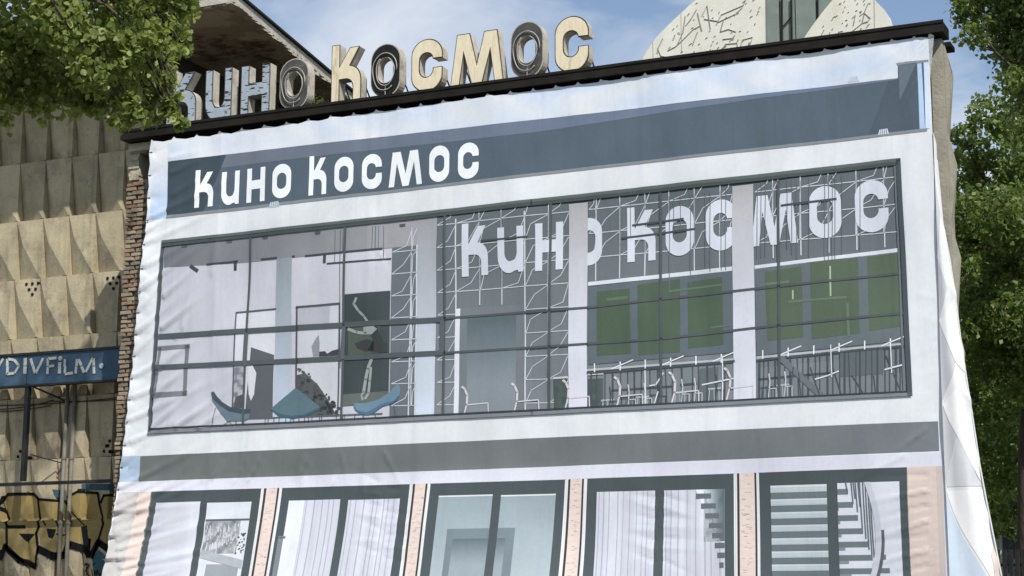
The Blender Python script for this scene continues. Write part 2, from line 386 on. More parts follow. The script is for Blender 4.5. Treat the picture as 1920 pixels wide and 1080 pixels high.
# ================================================================== NEIGHBOUR WITH FOLDED CONCRETE PANELS
PANEL = mat('cast_concrete_panel', (.47,.41,.28), (.375,.325,.225), 2.2, .92, bump=.3, bscale=26, c3=(.20,.175,.125), s3=1.5, l3=.52, h3=.78)
def per_object(m, lo, hi):
    t = m.node_tree; b = t.nodes['Principled BSDF']; src = b.inputs['Base Color'].links[0].from_socket
    oi = nd(t, 'ShaderNodeObjectInfo'); r = nd(t, 'ShaderNodeMapRange'); r.inputs['To Min'].default_value = lo; r.inputs['To Max'].default_value = hi
    x = nd(t, 'ShaderNodeVectorMath', operation='SCALE'); t.links.new(oi.outputs['Random'], r.inputs['Value']); t.links.new(src, x.inputs[0]); t.links.new(r.outputs['Result'], x.inputs['Scale']); t.links.new(x.outputs['Vector'], b.inputs['Base Color'])
def streaks(m, k=.74):
    # rain streaks and hairline cracks of the cast panels
    t = m.node_tree; b = t.nodes['Principled BSDF']; src = b.inputs['Base Color'].links[0].from_socket; geo = nd(t, 'ShaderNodeNewGeometry')
    mp_ = nd(t, 'ShaderNodeMapping'); mp_.inputs['Scale'].default_value = (7, 7, .5); n = nd(t, 'ShaderNodeTexNoise'); n.inputs['Scale'].default_value = 1; n.inputs['Detail'].default_value = 5
    r = nd(t, 'ShaderNodeMapRange'); r.inputs['From Min'].default_value = .52; r.inputs['From Max'].default_value = .72; r.inputs['To Min'].default_value = 1; r.inputs['To Max'].default_value = k
    v = nd(t, 'ShaderNodeTexVoronoi', feature='DISTANCE_TO_EDGE'); v.inputs['Scale'].default_value = 2.6; n2 = nd(t, 'ShaderNodeTexNoise'); n2.inputs['Scale'].default_value = 4; va = nd(t, 'ShaderNodeVectorMath', operation='MULTIPLY_ADD'); va.inputs[1].default_value = (.35,.35,.35)
    t.links.new(geo.outputs['Position'], n2.inputs['Vector']); t.links.new(n2.outputs['Color'], va.inputs[0]); t.links.new(geo.outputs['Position'], va.inputs[2]); t.links.new(va.outputs['Vector'], v.inputs['Vector'])
    rc = nd(t, 'ShaderNodeMapRange'); rc.inputs['From Max'].default_value = .012; rc.inputs['To Min'].default_value = .62; rc.inputs['To Max'].default_value = 1; t.links.new(v.outputs['Distance'], rc.inputs['Value'])
    t.links.new(geo.outputs['Position'], mp_.inputs['Vector']); t.links.new(mp_.outputs['Vector'], n.inputs['Vector']); t.links.new(n.outputs['Fac'], r.inputs['Value'])
    mm = nd(t, 'ShaderNodeMath', operation='MULTIPLY'); t.links.new(r.outputs['Result'], mm.inputs[0]); t.links.new(rc.outputs['Result'], mm.inputs[1])
    x = nd(t, 'ShaderNodeVectorMath', operation='SCALE'); t.links.new(src, x.inputs[0]); t.links.new(mm.outputs[0], x.inputs['Scale']); t.links.new(x.outputs['Vector'], b.inputs['Base Color'])
streaks(PANEL); per_object(PANEL, .82, 1.1)
DARKC = mat('dark_joint', (.07,.065,.055), (.05,.045,.04), 4, .95)
SOFF = mat('peeling_soffit', (.34,.27,.19), (.50,.41,.29), .9, .95, bump=.9, bscale=5, c3=(.13,.08,.05), s3=.8, l3=.52, h3=.60, lo=.48, hi=.54)
EDGE = mat('canopy_edge', (.50,.48,.42), (.36,.34,.30), 5, .9, bump=.5)
nb = empty('concrete_panel_building', (-4, 2, 0)); tag(nb, 'neighbouring building clad in folded cream concrete panels with a broad flat canopy', 'building')
nw = MB().box((-16,2.03,0),(-.6,11,12.2)).box((-.6,6.6,0),(1.1,11,12.2)).build('wall', DARKC, nb, fix=False)
PW, PH, PD = .63, 1.166, .20
KU, KV = .24, .60
def pface(w, h, d):
    m_ = MB(); TL, TR, BL, BR, K = (0,-d,h), (w,-d,h), (0,-.012,0), (w,-d,0), (KU*w,-d,KV*h)
    tl, tr, bl, br = (0,.02,h), (w,.02,h), (0,.02,0), (w,.02,0)
    m_.poly([TL, K, TR]).poly([K, BR, TR]).poly([TL, BL, K]).poly([BL, BR, K])
    m_.poly([TR, BR, br, tr]).poly([TL, tl, bl, BL]).poly([BL, bl, br, BR]).poly([TL, TR, tr, tl]).poly([tl, tr, br, bl])
    me = m_.mesh('panel', PANEL); bm = bmesh.new(); bm.from_mesh(me); bmesh.ops.remove_doubles(bm, verts=bm.verts, dist=1e-5); bmesh.ops.recalc_face_normals(bm, faces=bm.faces); bm.to_mesh(me); bm.free(); return me
pme = pface(PW-.014, PH-.016, PD)
Z0 = 8.02-7*PH+.0; X0 = -4.03-6*PW
def pdepth(X, Z):
    """outward relief of the panel wall, as an array"""
    a = np.mod(X-X0, PW)/PW; b = np.mod(Z-Z0, PH)/PH
    # ridge: TL (0,1) -> K -> BR (1,0)
    def tri(p, q, r, dp, dq, dr):
        den = (q[1]-r[1])*(p[0]-r[0])+(r[0]-q[0])*(p[1]-r[1])
        w0 = ((q[1]-r[1])*(a-r[0])+(r[0]-q[0])*(b-r[1]))/den; w1 = ((r[1]-p[1])*(a-r[0])+(p[0]-r[0])*(b-r[1]))/den
        return w0*dp+w1*dq+(1-w0-w1)*dr, (w0 >= -1e-6) & (w1 >= -1e-6) & (w0+w1 <= 1+1e-6)
    out = np.zeros_like(a); TL, TR, BL, BR, K = (0,1), (1,1), (0,0), (1,0), (KU,KV)
    for t, dd in (((TL,K,TR),(PD,PD,PD)), ((K,BR,TR),(PD,PD,PD)), ((TL,BL,K),(PD,.012,PD)), ((BL,BR,K),(.012,PD,PD))):
        v, m_ = tri(*t, *dd); out = np.where(m_, v, out)
    return out
for c in range(-1, 12):
    for r in range(1, 10):
        x = X0+c*PW; z = Z0+r*PH
        if x > -.75-PW: continue
        o = bpy.data.objects.new('panel', pme); COL.objects.link(o); o.parent = nw; o.matrix_parent_inverse = Matrix.Translation(-world_loc(nw))
        o.location = (x+.007, 2.0, z+.008)
# canopy over the panel wall
ca = MB()
pol = [(-16,-.02),(2.09,-.02),(.55,8.0),(-16,8.0)]
zc0, zc1 = 12.2, 12.36
m_ = MB(); m_.poly([(x,y,zc0) for x,y in pol]); cs = m_.build('canopy_soffit', SOFF, nb, fix=False)
m_ = MB(); pol2 = [(-16.01,-.03),(2.10,-.03),(.56,8.02),(-16.01,8.02)]
for i in range(4):
    a, b = pol2[i], pol2[(i+1) % 4]; m_.poly([(a[0],a[1],zc0-.005),(b[0],b[1],zc0-.005),(b[0],b[1],zc1),(a[0],a[1],zc1)])
m_.poly([(x,y,zc1) for x,y in pol2]); m_.build('canopy_slab', EDGE, nb, fix=False)
m_ = MB(); pol3 = [(-16.03,-.06),(2.15,-.06),(.62,8.05),(-16.03,8.05)]
for i in range(4):
    a, b = pol3[i], pol3[(i+1) % 4]; m_.poly([(a[0],a[1],zc1+.004),(b[0],b[1],zc1+.004),(b[0],b[1],zc1+.05),(a[0],a[1],zc1+.05)])
m_.poly([(x,y,zc1+.05) for x,y in pol3]).poly([(x,y,zc1+.004) for x,y in pol3]); m_.build('canopy_roofing', DARKW, nb, fix=False)
m_ = MB()                                       # ragged plaster hanging off the soffit's rim
for i in range(40):
    t = i/40; x = 2.09+(.55-2.09)*t; y = -.02+8.02*t; d = abs(rng.normal(0,.035))+.005
    m_.box((x-.13,y-.03,zc0-d),(x-.01,y+.18,zc0-.003))
for i in range(30):
    x = 2.0-i*.2; m_.box((x-.15,.0,zc0-abs(rng.normal(0,.03))-.004),(x+.02,.07,zc0-.003))
m_.build('broken_plaster', OLD, nb, fix=False)
# air hole discs, inner shade put in as black, three over two over one
HOLE = mat('hole_shade_black', (.012,.011,.01), rough=.95)
for (px, py) in ((61,541),(213,530),(206,838),(44,848)):
    for (dx, dy) in ((-11,-8),(0,-9),(11,-10),(-6,2),(6,1),(0,11)):
        if py > 700: dy = -dy
        p = at(px+dx, py+dy, 1.8); d = float(pdepth(np.array(p[0]), np.array(p[2]))); p = at(px+dx, py+dy, 2.0-d)
        d = float(pdepth(np.array(p[0]), np.array(p[2])))
        MB().tube([(p[0], 2.0-d-.012, p[2]), (p[0], 2.0-d+.05, p[2])], .032, 10).build('air_hole_disc', HOLE, nb, fix=False)
# ================================================================== THE PRINTED FACADE BANNER
PINS = []
for py in (287,330,372,415,460,505,548,587,628,668,710,750,792,835,876,918,962,1008,1050,1092):
    px = np.interp(py, [270,420,535,660,780,855,905,960,1010,1080,1100], [285,278,265,252,240,232,224,217,208,199,197])
    PINS.append((px, py))
def bil(X, Z):
    """how far the cloth stands out in front of the wall: it bellies towards the foot on the left two thirds"""
    k = np.clip((11.6-X)/4.2, 0, 1); k = k*k*(3-2*k)
    d = np.clip(3.95-Z, 0, 2.6)
    return 0.17*k*d**1.35 + 0.03*np.clip((2.5-X)/2.5, 0, 1)
def Bp(x, y):                                  # photo pixel -> (X, Z) on the cloth
    Y = 0.0
    for _ in range(12):
        p = at(x, y, Y); Y = -float(bil(p[0], p[2]))
    return (float(p[0]), float(p[2]))
PIN_XZ = [Bp(*p) for p in PINS]
fold_rng = np.random.default_rng(11)
FOLDS = []                                     # x, z, angle, length, width, amplitude
for n_, (x, z) in enumerate(PIN_XZ):
    for a in (-27, -9, 12, 30):
        FOLDS.append((x, z, a+fold_rng.uniform(-7, 7), fold_rng.uniform(.18, .42), .012, -fold_rng.uniform(.006, .017)))
    if n_ > 2:
        FOLDS.append((x, z, fold_rng.uniform(14, 42), fold_rng.uniform(.6, 1.5), .036, fold_rng.uniform(.018, .034)))
    if z < 3.4:
        for q in range(2):
            FOLDS.append((x, z, fold_rng.uniform(2, 26), fold_rng.uniform(.8, 1.7), .032, fold_rng.uniform(.020, .040)))
def F_(px, py, ang, ln, w, a): p = Bp(px, py); FOLDS.append((p[0], p[1], ang, ln, w, a))
for k in range(7):                              # puckers round the places where the cloth is sewn or tied
    F_(712, 462+k*2, -62-k*7+fold_rng.uniform(-5, 5), .34, .020, .024 if k % 2 else -.020)
    F_(716, 905+k*22, 172+fold_rng.uniform(-16, 16), .40, .020, .022 if k % 2 else -.018)
    F_(722, 915+k*22, 8+fold_rng.uniform(-16, 16), .40, .020, .022 if k % 2 else -.018)
    F_(1236, 935+k*20, 166+fold_rng.uniform(-14, 14), .36, .020, .022 if k % 2 else -.020)
    F_(1240, 928+k*20, -10+fold_rng.uniform(-16, 16), .42, .020, .022 if k % 2 else -.020)
    F_(1745, 890+k*28, 186+fold_rng.uniform(-8, 12), .62, .020, .024 if k % 2 else -.016)
    F_(1758, 560+k*45, 178+fold_rng.uniform(-20, 20), .30, .014, .007)
    F_(1738, 66+k*8, 205+k*6, .7, .016, .009)
    F_(320+k*60, 905+k*3, 70+fold_rng.uniform(-18, 10), .7, .03, .010)
for k in range(10):                             # slack folds across the left bay and window
    F_(212+k*2, 948+k*17, 24-k*1.5+fold_rng.uniform(-4, 4), 1.0+.3*(k % 3), .030, .030+.012*(k % 2))
for (a_, b_, c_, d_, e_) in ((284,806,34,.8,.045),(330,806,30,.9,.04),(372,806,28,.6,.03),(290,748,36,.7,.04),(294,700,34,.6,.036),(304,620,32,.7,.04),(308,560,36,.6,.036),(345,620,78,.55,.02),(400,520,82,.55,.016),(270,440,24,.7,.03),(268,470,40,.6,.022),(330,640,52,.5,.016),(560,900,62,.55,.016),(470,905,62,.55,.02),(400,902,60,.5,.018),(720,845,-60,.55,.014),(640,845,-75,.5,.010),(980,790,-85,.55,.008),(1740,800,215,.7,.016),(1700,850,205,.6,.014),(320,330,18,.6,.02),(322,370,24,.6,.018),(318,300,6,.55,.014)):
    F_(a_, b_, c_, d_, .036, e_)
for k in range(46):                             # short drops below the top ties
    px = 300+k*31.5; py = 262-(px-300)*0.1355
    F_(px, py+3, -90+fold_rng.uniform(-30, 30), fold_rng.uniform(.10, .24), .012, fold_rng.uniform(.005, .011)*fold_rng.choice([-1, 1]))
def smooth_noise(X, Z):
    o = 0
    for (a, b, c, am) in ((.9, .4, .3, .012), (-.5, 1.3, 1.1, .008), (2.1, .7, 2.2, .006), (1.3, -2.4, .6, .004), (4.3, 1.1, .2, .0022), (7.1, .25, 1.7, .0018)):
        o = o + am*np.sin(a*X*2+b*Z*2+c+.6*np.sin(1.7*Z+a))
    return o
PZ = np.array([p[1] for p in PIN_XZ])[::-1]; PX = np.array([p[0] for p in PIN_XZ])[::-1]; PI_ = np.arange(len(PZ))
def cloth(X, Z):
    h = bil(X, Z)+smooth_noise(X, Z)
    d = np.clip(X-np.interp(Z, PZ, PX), 0, None); ph = np.interp(Z+.10*d, PZ, PI_)     # pillows between the ties
    h = h+.030*np.abs(np.sin(np.pi*ph))*np.exp(-d/.20)*(.55+.45*np.sin(ph*2.3+1))
    for (x, z, a, ln, w, am) in FOLDS:
        c, s = math.cos(math.radians(a)), math.sin(math.radians(a))
        dx, dz = X-x, Z-z
        t = dx*c+dz*s; q = -dx*s+dz*c
        m = (t > -0.05) & (t < ln*3.2) & (np.abs(q) < 0.5)
        if not m.any(): continue
        tt = np.clip(t[m], 0, None); ww = w+(0.05 if ln < .5 else .022)*tt
        fade = np.clip((ln*3.0-tt)/(ln*3.0), 0, 1)
        sh_ = np.exp(-np.abs(q[m])/(ww*.8)) if ln < .5 else (1+.9*q[m]/ww)*np.exp(-(q[m]/ww)**2)
        h[m] += am*sh_*np.exp(-(tt/(ln*1.15))**2)*fade*np.clip((t[m]+.01)/.06, 0, 1)
    for xs_ in (1.95, 4.93, 7.9, 9.72, 12.0):                    # welded seams between the widths of cloth
        h = h+.006*np.exp(-((X-xs_)/.035)**2)+.0025*np.sin(Z*9+xs_)*np.exp(-((X-xs_)/.12)**2)
    P = np.stack([X, -h-0.04, Z], -1)
    return P
UX = np.concatenate([np.arange(-0.45, 1.0, .025), np.arange(1.0, 2.2, .04), np.arange(2.2, 4.5, .09), np.arange(4.5, 5.7, .05), np.arange(5.7, 9.3, .12), np.arange(9.3, 10.7, .05), np.arange(10.7, 13.2, .12), np.arange(13.2, 14.6, .05)])
VZ = np.concatenate([np.arange(.35, 2.1, .12), np.arange(2.1, 4.1, .035), np.arange(4.1, 10.3, .042)])
SH = Sheet(UX, VZ, cloth, (0, -1, 0), INK, 0.0016)
WHITE = L(219, 222, 229); PALE = L(207, 217, 235)
def Q(*pts): return [[Bp(*p) for p in pts]]
def pr(name, shapes, col, layer, parent):
    if not hasattr(shapes[0][0][0], '__len__'): shapes = [shapes]     # one shape given
    q = parent; cl = None
    while q is not None:
        if q.name.startswith('printed_window'): cl = WCLIP
        q = q.parent
    if cl is None and parent is not None and parent.name.startswith('printed_bay'): cl = BCLIP
    o = SH.make(name, shapes, col, layer, parent, clipto=cl if 'glazing' not in name else WOUT)
    if len(shapes) > 1: o['kind'] = 'stuff'
    return o
WCLIP = [Bp(*p) for p in ((284,808),(1704,739),(1684,306),(310,460))]
BCLIP = None
WOUT = [Bp(*p) for p in ((280,815),(1712,743),(1690,298),(307,452))]
def prs(name, shapes, col, layer, parent): return [pr(name, sh_, col, layer, parent) for sh_ in shapes]
def ln(pts, wpx):                                # line given in photo pixels
    p = [Bp(*q) for q in pts]; return stroke(p, wpx*0.0098)
def vgrad(za, ca, zb, cb):
    ca = np.array(ca); cb = np.array(cb)
    def f(x, z):
        t = min(1, max(0, (z-za)/(zb-za))); return ca*(1-t)+cb*t
    return f
def hgrad(xa, ca, xb, cb):
    ca = np.array(ca); cb = np.array(cb)
    def f(x, z):
        t = min(1, max(0, (x-xa)/(xb-xa))); return ca*(1-t)+cb*t
    return f
ZB = 0.5
# outline of the cloth: tied along the top edge and down the left edge, so both are scalloped
topl = []
x = 287.0; k = 0
while x < 1740:
    yb = 266-(x-287)*0.1362
    topl.append((x, yb-3)); topl.append((x+4, yb-.5+((k*37) % 5)*.5)); topl.append((x+22, yb+.6+((k*53) % 4)*.6)); topl.append((x+38, yb-3.2+((k*29) % 3)*.5)); x += 42; k += 1
leftl = []
for i, (px, py) in enumerate(PINS):
    leftl.append((px-1.5, py))
    if i+1 < len(PINS):
        nx, ny = PINS[i+1]; leftl.append(((px+nx)/2+1.7, (py+ny)/2))
outline = [Bp(*p) for p in topl]+[Bp(1742, 61), Bp(1745, 150), Bp(1751, 270), Bp(1763, 640), Bp(1768, 790), Bp(1772, 880)]
xr = Bp(1772, 880)[0]
outline += [(xr+.02, 2.5), (xr+.03, ZB)]
ll = [Bp(*p) for p in leftl]
outline += [(ll[-1][0]-.05, ZB)]+ll[::-1]
bn = SH.make('facade_banner', [[outline]], WHITE, 0, None)
tag(bn, 'huge printed cloth banner picturing a renovated cinema, hung over the whole building front', 'banner')
# ---- the printed sky above the fascia
def skyc(x, z):
    n = .5+.3*math.sin(x*1.9+1.3*math.sin(z*4.1+x*.7))*math.cos(x*.8-z*5.1)+.25*math.sin(x*4.3+2*math.sin(z*7+x*1.9))
    n = min(1, max(0, n))
    return L(201, 213, 233)*(1-n)+L(222, 224, 231)*n
pr('printed_sky', Q((318,270),(700,213),(1100,158),(1500,104),(1725,72),(1738,72),(1740,114),(1685,118),(1685,148),(1000,226),(318,304)), skyc, 1, bn)
zA, zB_ = Bp(300, 285)[1], Bp(300, 405)[1]
pr('printed_sky', Q((291,285),(318,280),(315,410),(284,413)), vgrad(zA, L(226,226,230), zB_, L(182,203,236)), 1, bn)
# ---- dark fascia
fa = pr('printed_fascia', Q((318,304),(1000,226),(1685,148),(1685,120),(1738,116),(1736,246),(1026,327),(315,409)), lambda x, z: L(86,98,112)*(1-x/40)+L(96,110,122)*(x/40), 1, bn)
pr('printed_shade', Q((318,304),(425,290),(382,402),(315,409)), L(68,80,90), 2, fa)
pr('printed_coping', Q((425,290),(680,262),(1000,226),(1300,193),(1685,148.5),(1685,151),(1440,184),(1200,219),(1000,250),(680,285),(415,315)), hgrad(1, L(108,114,126), 9, L(110,122,144)), 2, fa)
pr('printed_shade', Q((1667,153),(1685,150),(1685,122),(1722,118),(1728,247),(1629,257)), L(82,94,106), 2, fa)
pr('printed_block', Q((1686,124),(1720,119),(1688,190)), L(104,115,127), 3, fa)
pr('printed_coping', Q((1682,120),(1742,113),(1742,118),(1684,125)), L(134,142,152), 3, fa)
pr('printed_pipe', Q((1721,121),(1729,120),(1736,243),(1726,244)), L(176,200,230), 3, fa)
pr('printed_pipe', Q((1733,119),(1741,118),(1745,242),(1737,243)), L(206,220,242), 3, fa)
pr('printed_ledge', Q((315,405),(1026,323),(1740,242),(1740,247.5),(1026,328.5),(315,410.5)), L(134,140,146), 3, fa)
for (cx, cy) in ((518,385),(1602,150),(1658,249)):
    sh = []
    for q in range(5):
        t = (q-2)*4.2
        sh += Q((cx+t*.75-1.2, cy-5.5-t*.12),(cx+t*.75+1.2, cy-5.5-t*.12),(cx+t*1.05+1.4, cy+4.5-t*.1),(cx+t*1.05-1.4, cy+4.5-t*.1)) and [Q((cx+t*.75-1.2, cy-5.5-t*.12),(cx+t*.75+1.2, cy-5.5-t*.12),(cx+t*1.05+1.4, cy+4.5-t*.1),(cx+t*1.05-1.4, cy+4.5-t*.1))]
    pr('printed_vent', [s_ for s_ in sh], L(200,210,222), 4, fa)
def word(boxes, col, layer, parent, name='printed_letter'):
    res = []
    for g, (x0, x1, yt, yb) in zip(WORD, boxes):
        a = Bp(x0, yb); b = Bp(x1, yb-(x1-x0)*0.075); c = Bp(x0, yt)
        wX = b[0]-a[0]; h = c[1]-a[1]
        lp = [[(a[0]+u*wX, a[1]+v*h) for u, v in loop] for loop in GL[g]]
        res.append(pr(name, [lp], col, layer, parent))
    return res
# measured at each letter's left edge (top, bottom)
word([(367,401,321,391),(416,449.5,324,386),(464,499,318,381.5),(513,548,311,375),(582,615,295,368.5),(630,665.5,298,363),(681,717.5,292.5,357.5),(730,793,288.5,352.5),(806.5,844,276.5,344),(860.5,899.5,271,338.5)], L(236,240,246), 4, fa)
# ---- upper window
FR = L(84,91,96)
wn = pr('printed_window', Q((307,452),(1000,375),(1690,298),(1712,743),(1000,779.5),(280,815)), FR, 1, bn)
# left room
ZC1, ZC2 = Bp(400, 640)[1], Bp(400, 800)[1]
pr('printed_wall', Q((312,462),(822,408),(820,793),(287,806)), lambda x, z: L(190,191,203)*(1-min(1, x/8)*.25)+L(214,215,226)*min(1, x/8)*.25, 2, wn)
pr('printed_ceiling', Q((312,463),(520,441),(822,409),(821,456),(785,461),(737,466),(550,485),(520,488),(440,495),(310,503)), hgrad(1, L(116,118,126), 5, L(142,144,150)), 3, wn)
pr('printed_beam', Q((690,425),(822,410),(821,457),(690,470)), hgrad(4, L(140,142,147), 6, L(158,158,166)), 4, wn)
zt, zb = Bp(535, 490)[1], Bp(535, 800)[1]
pr('printed_column', Q((521,486),(550,483),(548,800),(514,803)), lambda x, z: (L(142,150,158)*((z-zb)/(zt-zb))+L(190,200,220)*(1-(z-zb)/(zt-zb))), 4, wn)
zt2, zb2 = Bp(800, 420)[1], Bp(800, 790)[1]
colg = lambda x, z: (L(156,156,164)*max(0, (z-zb2)/(zt2-zb2))+L(204,215,232)*(1-max(0, (z-zb2)/(zt2-zb2))))
pr('printed_wall_panel', Q((737,464),(786,459),(781,796),(733,797)), L(106,111,120), 3, wn)
pr('printed_column', Q((785,414),(821,410),(816,794),(780,797)), colg, 5, wn)
for (cx, cy) in ((349,461.5),(432,453),(500,446),(598,437),(756,423)):
    pr('printed_spotlight', Q((cx-5.5,cy-2),(cx+5.5,cy-3),(cx+5,cy+3),(cx-5,cy+4)), L(84,88,94), 5, wn)
DK = L(70,73,82)
pr('printed_lamp_track', ln([(391,497),(447,490.5)],3.6)+ln([(443,491),(442.5,506)],6)+ln([(361,500),(373,508.5)],6.5)+ln([(492,487),(521,484)],3.6)+ln([(551,482),(555,481.6)],3.6)+ln([(575,481),(718,467)],3.6)+ln([(612,480),(611.5,493)],5.6)+ln([(617,495.5),(735,486)],3), DK, 5, wn)
pr('printed_cable', ln([(631,433),(631,492)],1.2)+ln([(641,432),(640,690)],1.3)+ln([(646,431),(646,472)],1.1)+ln([(701,425),(700,466)],1.3)+ln([(706,425),(706,466)],1.6)+ln([(712,424),(712,466)],1.2)+ln([(721,424),(721,486)],1.1), L(96,100,108), 5, wn)
pr('printed_frame', ln([(300,654),(358,650)],8)+ln([(355,650),(350,741)],8)+ln([(290,742),(354,738)],9)+ln([(303,654),(293,742)],6), L(120,122,132), 4, wn)
# pictures on the wall
p1 = pr('printed_picture', Q((446,587),(520,580),(514,784),(440,788)), L(206,208,218), 3, wn)
pr('printed_photo', Q((474,652),(483,655),(516,666),(513,784),(462,787)), L(92,96,104), 5, p1)
pr('printed_photo', Q((444,690),(462,686),(458,786),(440,788)), lambda x, z: L(120,122,130) if math.sin(x*90+z*31) > 0 else L(170,172,180), 5, p1)
pr('printed_photo', Q((467,688),(477,686),(484,700),(480,740),(474,752),(470,740)), L(206,208,214), 6, p1)
pr('printed_photo', Q((446,745),(460,740),(458,765),(441,770)), L(84,88,94), 6, p1)
pr('printed_frame', ln([(446,587),(520,580)],3)+ln([(446,587),(439,788)],2.6), L(88,91,100), 6, p1)
p2 = pr('printed_picture', Q((559,577),(640,570),(636,775),(556,781)), L(196,198,208), 4, wn)
pr('printed_photo', Q((562,580),(622,575),(620,606),(560,610)), L(176,178,190), 5, p2)
pr('printed_photo', Q((596,633),(600,629),(602,645),(601,668),(590,669),(587,650)), L(140,143,150), 6, p2)
pr('printed_photo', Q((601,660),(612,659),(616,664),(626,658),(637,655),(637,667),(601,669)), L(66,68,76), 6, p2)
bl = []
for q in range(150):
    x = fold_rng.uniform(0, 1); y = fold_rng.uniform(0, 1)
    if y < .25+.75*x*0.9+fold_rng.uniform(-.12, .12) and not (y < .3 and x > .5 and fold_rng.random() < .6):
        pass
    cx = 557+x*82; top = 684+ (x**1.3)*82
    cy = top+(783-top)*y; r = fold_rng.uniform(2, 5.5)*(1 if y > .15 else .6)
    bl.append(Q(*[(cx+r*math.cos(a)*fold_rng.uniform(.6, 1.1), min(781, cy+r*math.sin(a)*fold_rng.uniform(.6, 1.1))) for a in np.linspace(0, 5.4, 6)]))
pr('printed_foliage', Q((557,700),(575,694),(600,715),(618,740),(634,772),(556,781)) and [Q((557,704),(575,700),(598,722),(616,748),(632,776),(556,782))], L(88,92,96), 6, p2)
pr('printed_foliage', bl, L(82,86,90), 7, p2)
pr('printed_frame', ln([(559,577),(640,570)],3.4)+ln([(560,577),(556,781)],3.2)+ln([(640,570),(636,778)],2.6), L(84,87,95), 8, p2)
# tall dark poster with a pale figure
po = pr('printed_poster', Q((650,553),(735,546),(732,756),(645,762)), hgrad(4.2, L(62,71,74), 5.6, L(72,80,84)), 6, wn)
pr('printed_poster_panel', Q((656,612),(716,607),(715,662),(655,668)), L(84,93,86), 7, po)
FG = L(150,157,158)
pr('printed_poster_figure', ln([(672,560),(667,571),(676,584),(686,594),(693,604)],4.2)+ln([(656,618),(672,624),(690,626)],5)+[Q((684,614),(704,612),(711,618),(700,628),(686,628))]+ln([(700,672),(692,692),(688,712),(685,735)],6)+ln([(685,735),(681,742),(683,750)],4)+ln([(698,690),(696,715),(694,738),(688,748)],4.6), FG, 9, po)
pr('printed_poster_figure', [Q((697,616),(711,612),(717,630),(722,642),(729,646),(728,662),(700,661),(692,656),(703,640),(697,626))]+[Q((668,644),(690,637),(704,640),(704,658),(690,660),(672,654))], L(64,68,70), 8, po)
pr('printed_poster_floor', Q((646,740),(732,734),(732,756),(645,762)), L(98,106,104), 7, po)
# armchairs
pr('printed_armchair', [Q((401,736),(405,735),(416,752),(434,766),(458,771),(473,771),(470,786),(462,789),(430,790),(415,770),(402,750))], L(104,124,136), 9, wn)
pr('printed_armchair', [Q((400,737),(404,734.5),(409,741),(420,754),(436,764),(458,768),(474,768),(472,776),(455,776),(434,772),(415,760),(403,748))], L(70,84,94), 10, wn)
pr('printed_armchair', [Q((510,767),(554,729),(560,730),(603,764),(590,773),(570,780),(548,782),(526,778))], L(92,115,126), 9, wn)
pr('printed_armchair', [Q((510,767),(526,776),(548,780),(572,777),(604,763),(602,768),(580,779),(550,785),(525,781))], L(70,98,112), 10, wn)
pr('printed_armchair', [Q((666,757),(690,756),(712,750),(734,737),(750,719),(755,728),(753,743),(742,754),(720,760),(707,770),(693,777),(680,776),(671,769))], L(108,134,154), 9, wn)
pr('printed_armchair', [Q((666,759),(674,770),(690,774),(706,766),(722,757),(743,752),(752,742),(749,750),(738,758),(722,762),(708,772),(694,779),(679,777),(669,768))], L(78,112,138), 10, wn)
pr('printed_railing', ln([(408,766),(400,806)],1.4)+ln([(434,790),(408,806)],1)+ln([(433,790),(444,805)],1)+ln([(446,788),(447,804)],1.4)+ln([(472,785),(720,776)],2.2)+sum([ln([(x,783.5-(x-500)*.032),(x+fold_rng.uniform(-2,1),802-(x-500)*.02)],1.4) for x in (500,505,516,526,538,547,552,562,573,580,587,602,606,634,646,650,669,684)], [])+ln([(600,790),(582,802)],.8)+ln([(706,778),(716,796)],1)+ln([(686,780),(680,797)],1)+ln([(742,760),(748,795)],1), L(92,100,108), 8, wn)
# ---- grey wall with white wires
zg0, zg1 = Bp(950, 410)[1], Bp(950, 780)[1]
pr('printed_wall_panel', Q((821,409),(1069,382),(1069,783),(817,795)), vgrad(zg0, L(100,108,114), zg1, L(126,131,139)), 3, wn)
zg2, zg3 = Bp(1300, 370)[1], Bp(1300, 760)[1]
pr('printed_wall_panel', Q((1104,379),(1376,349),(1377,768),(1104,782)), vgrad(zg2, L(98,106,112), zg3, L(128,133,141)), 3, wn)
pr('printed_wall_panel', Q((1414,345),(1684,312),(1700,735),(1420,765)), vgrad(zg2, L(98,106,112), zg3, L(122,128,136)), 3, wn)
WR = L(202,208,216)
wires = []
def tl(x): return 424-(x-821)*0.112           # top of the glass
def hl(k, x): return 420+k*42.4-(x-857)*(0.105-k*0.0105)
def wire_cells(xs, k0, k1, wires, first=0):
    for c in range(len(xs)-1):
        a, b = xs[c], xs[c+1]
        for k in range(k0, k1+1):
            wires += ln([(a, hl(k, a)), (b, hl(k, b))], 1.3)
            if (c+first) % 2 == 0:
                wires += ln([(a, hl(k, a)), (a+(b-a)*(.66+fold_rng.uniform(-.12,.1)), hl(k, a)-13+fold_rng.uniform(-5,4)), (b, hl(k-1, b)+3)], 1.15)
            else:
                wires += ln([(a+1, hl(k, a)), (a+(b-a)*(.30+fold_rng.uniform(-.1,.12)), hl(k, a)-29+fold_rng.uniform(-4,5)), (b, hl(k-1, b)+1)], 1.15)
    for x_ in xs[1:-1]:
        wires += ln([(x_, hl(k0, x_)-42), (x_, hl(k1, x_))], 1.5)
wire_cells([822,857], 0, 8, wires, 0)
wire_cells([857,901,943,987], 0, 3, wires, 0)
wire_cells([987,1031,1068], 0, 8, wires, 1)
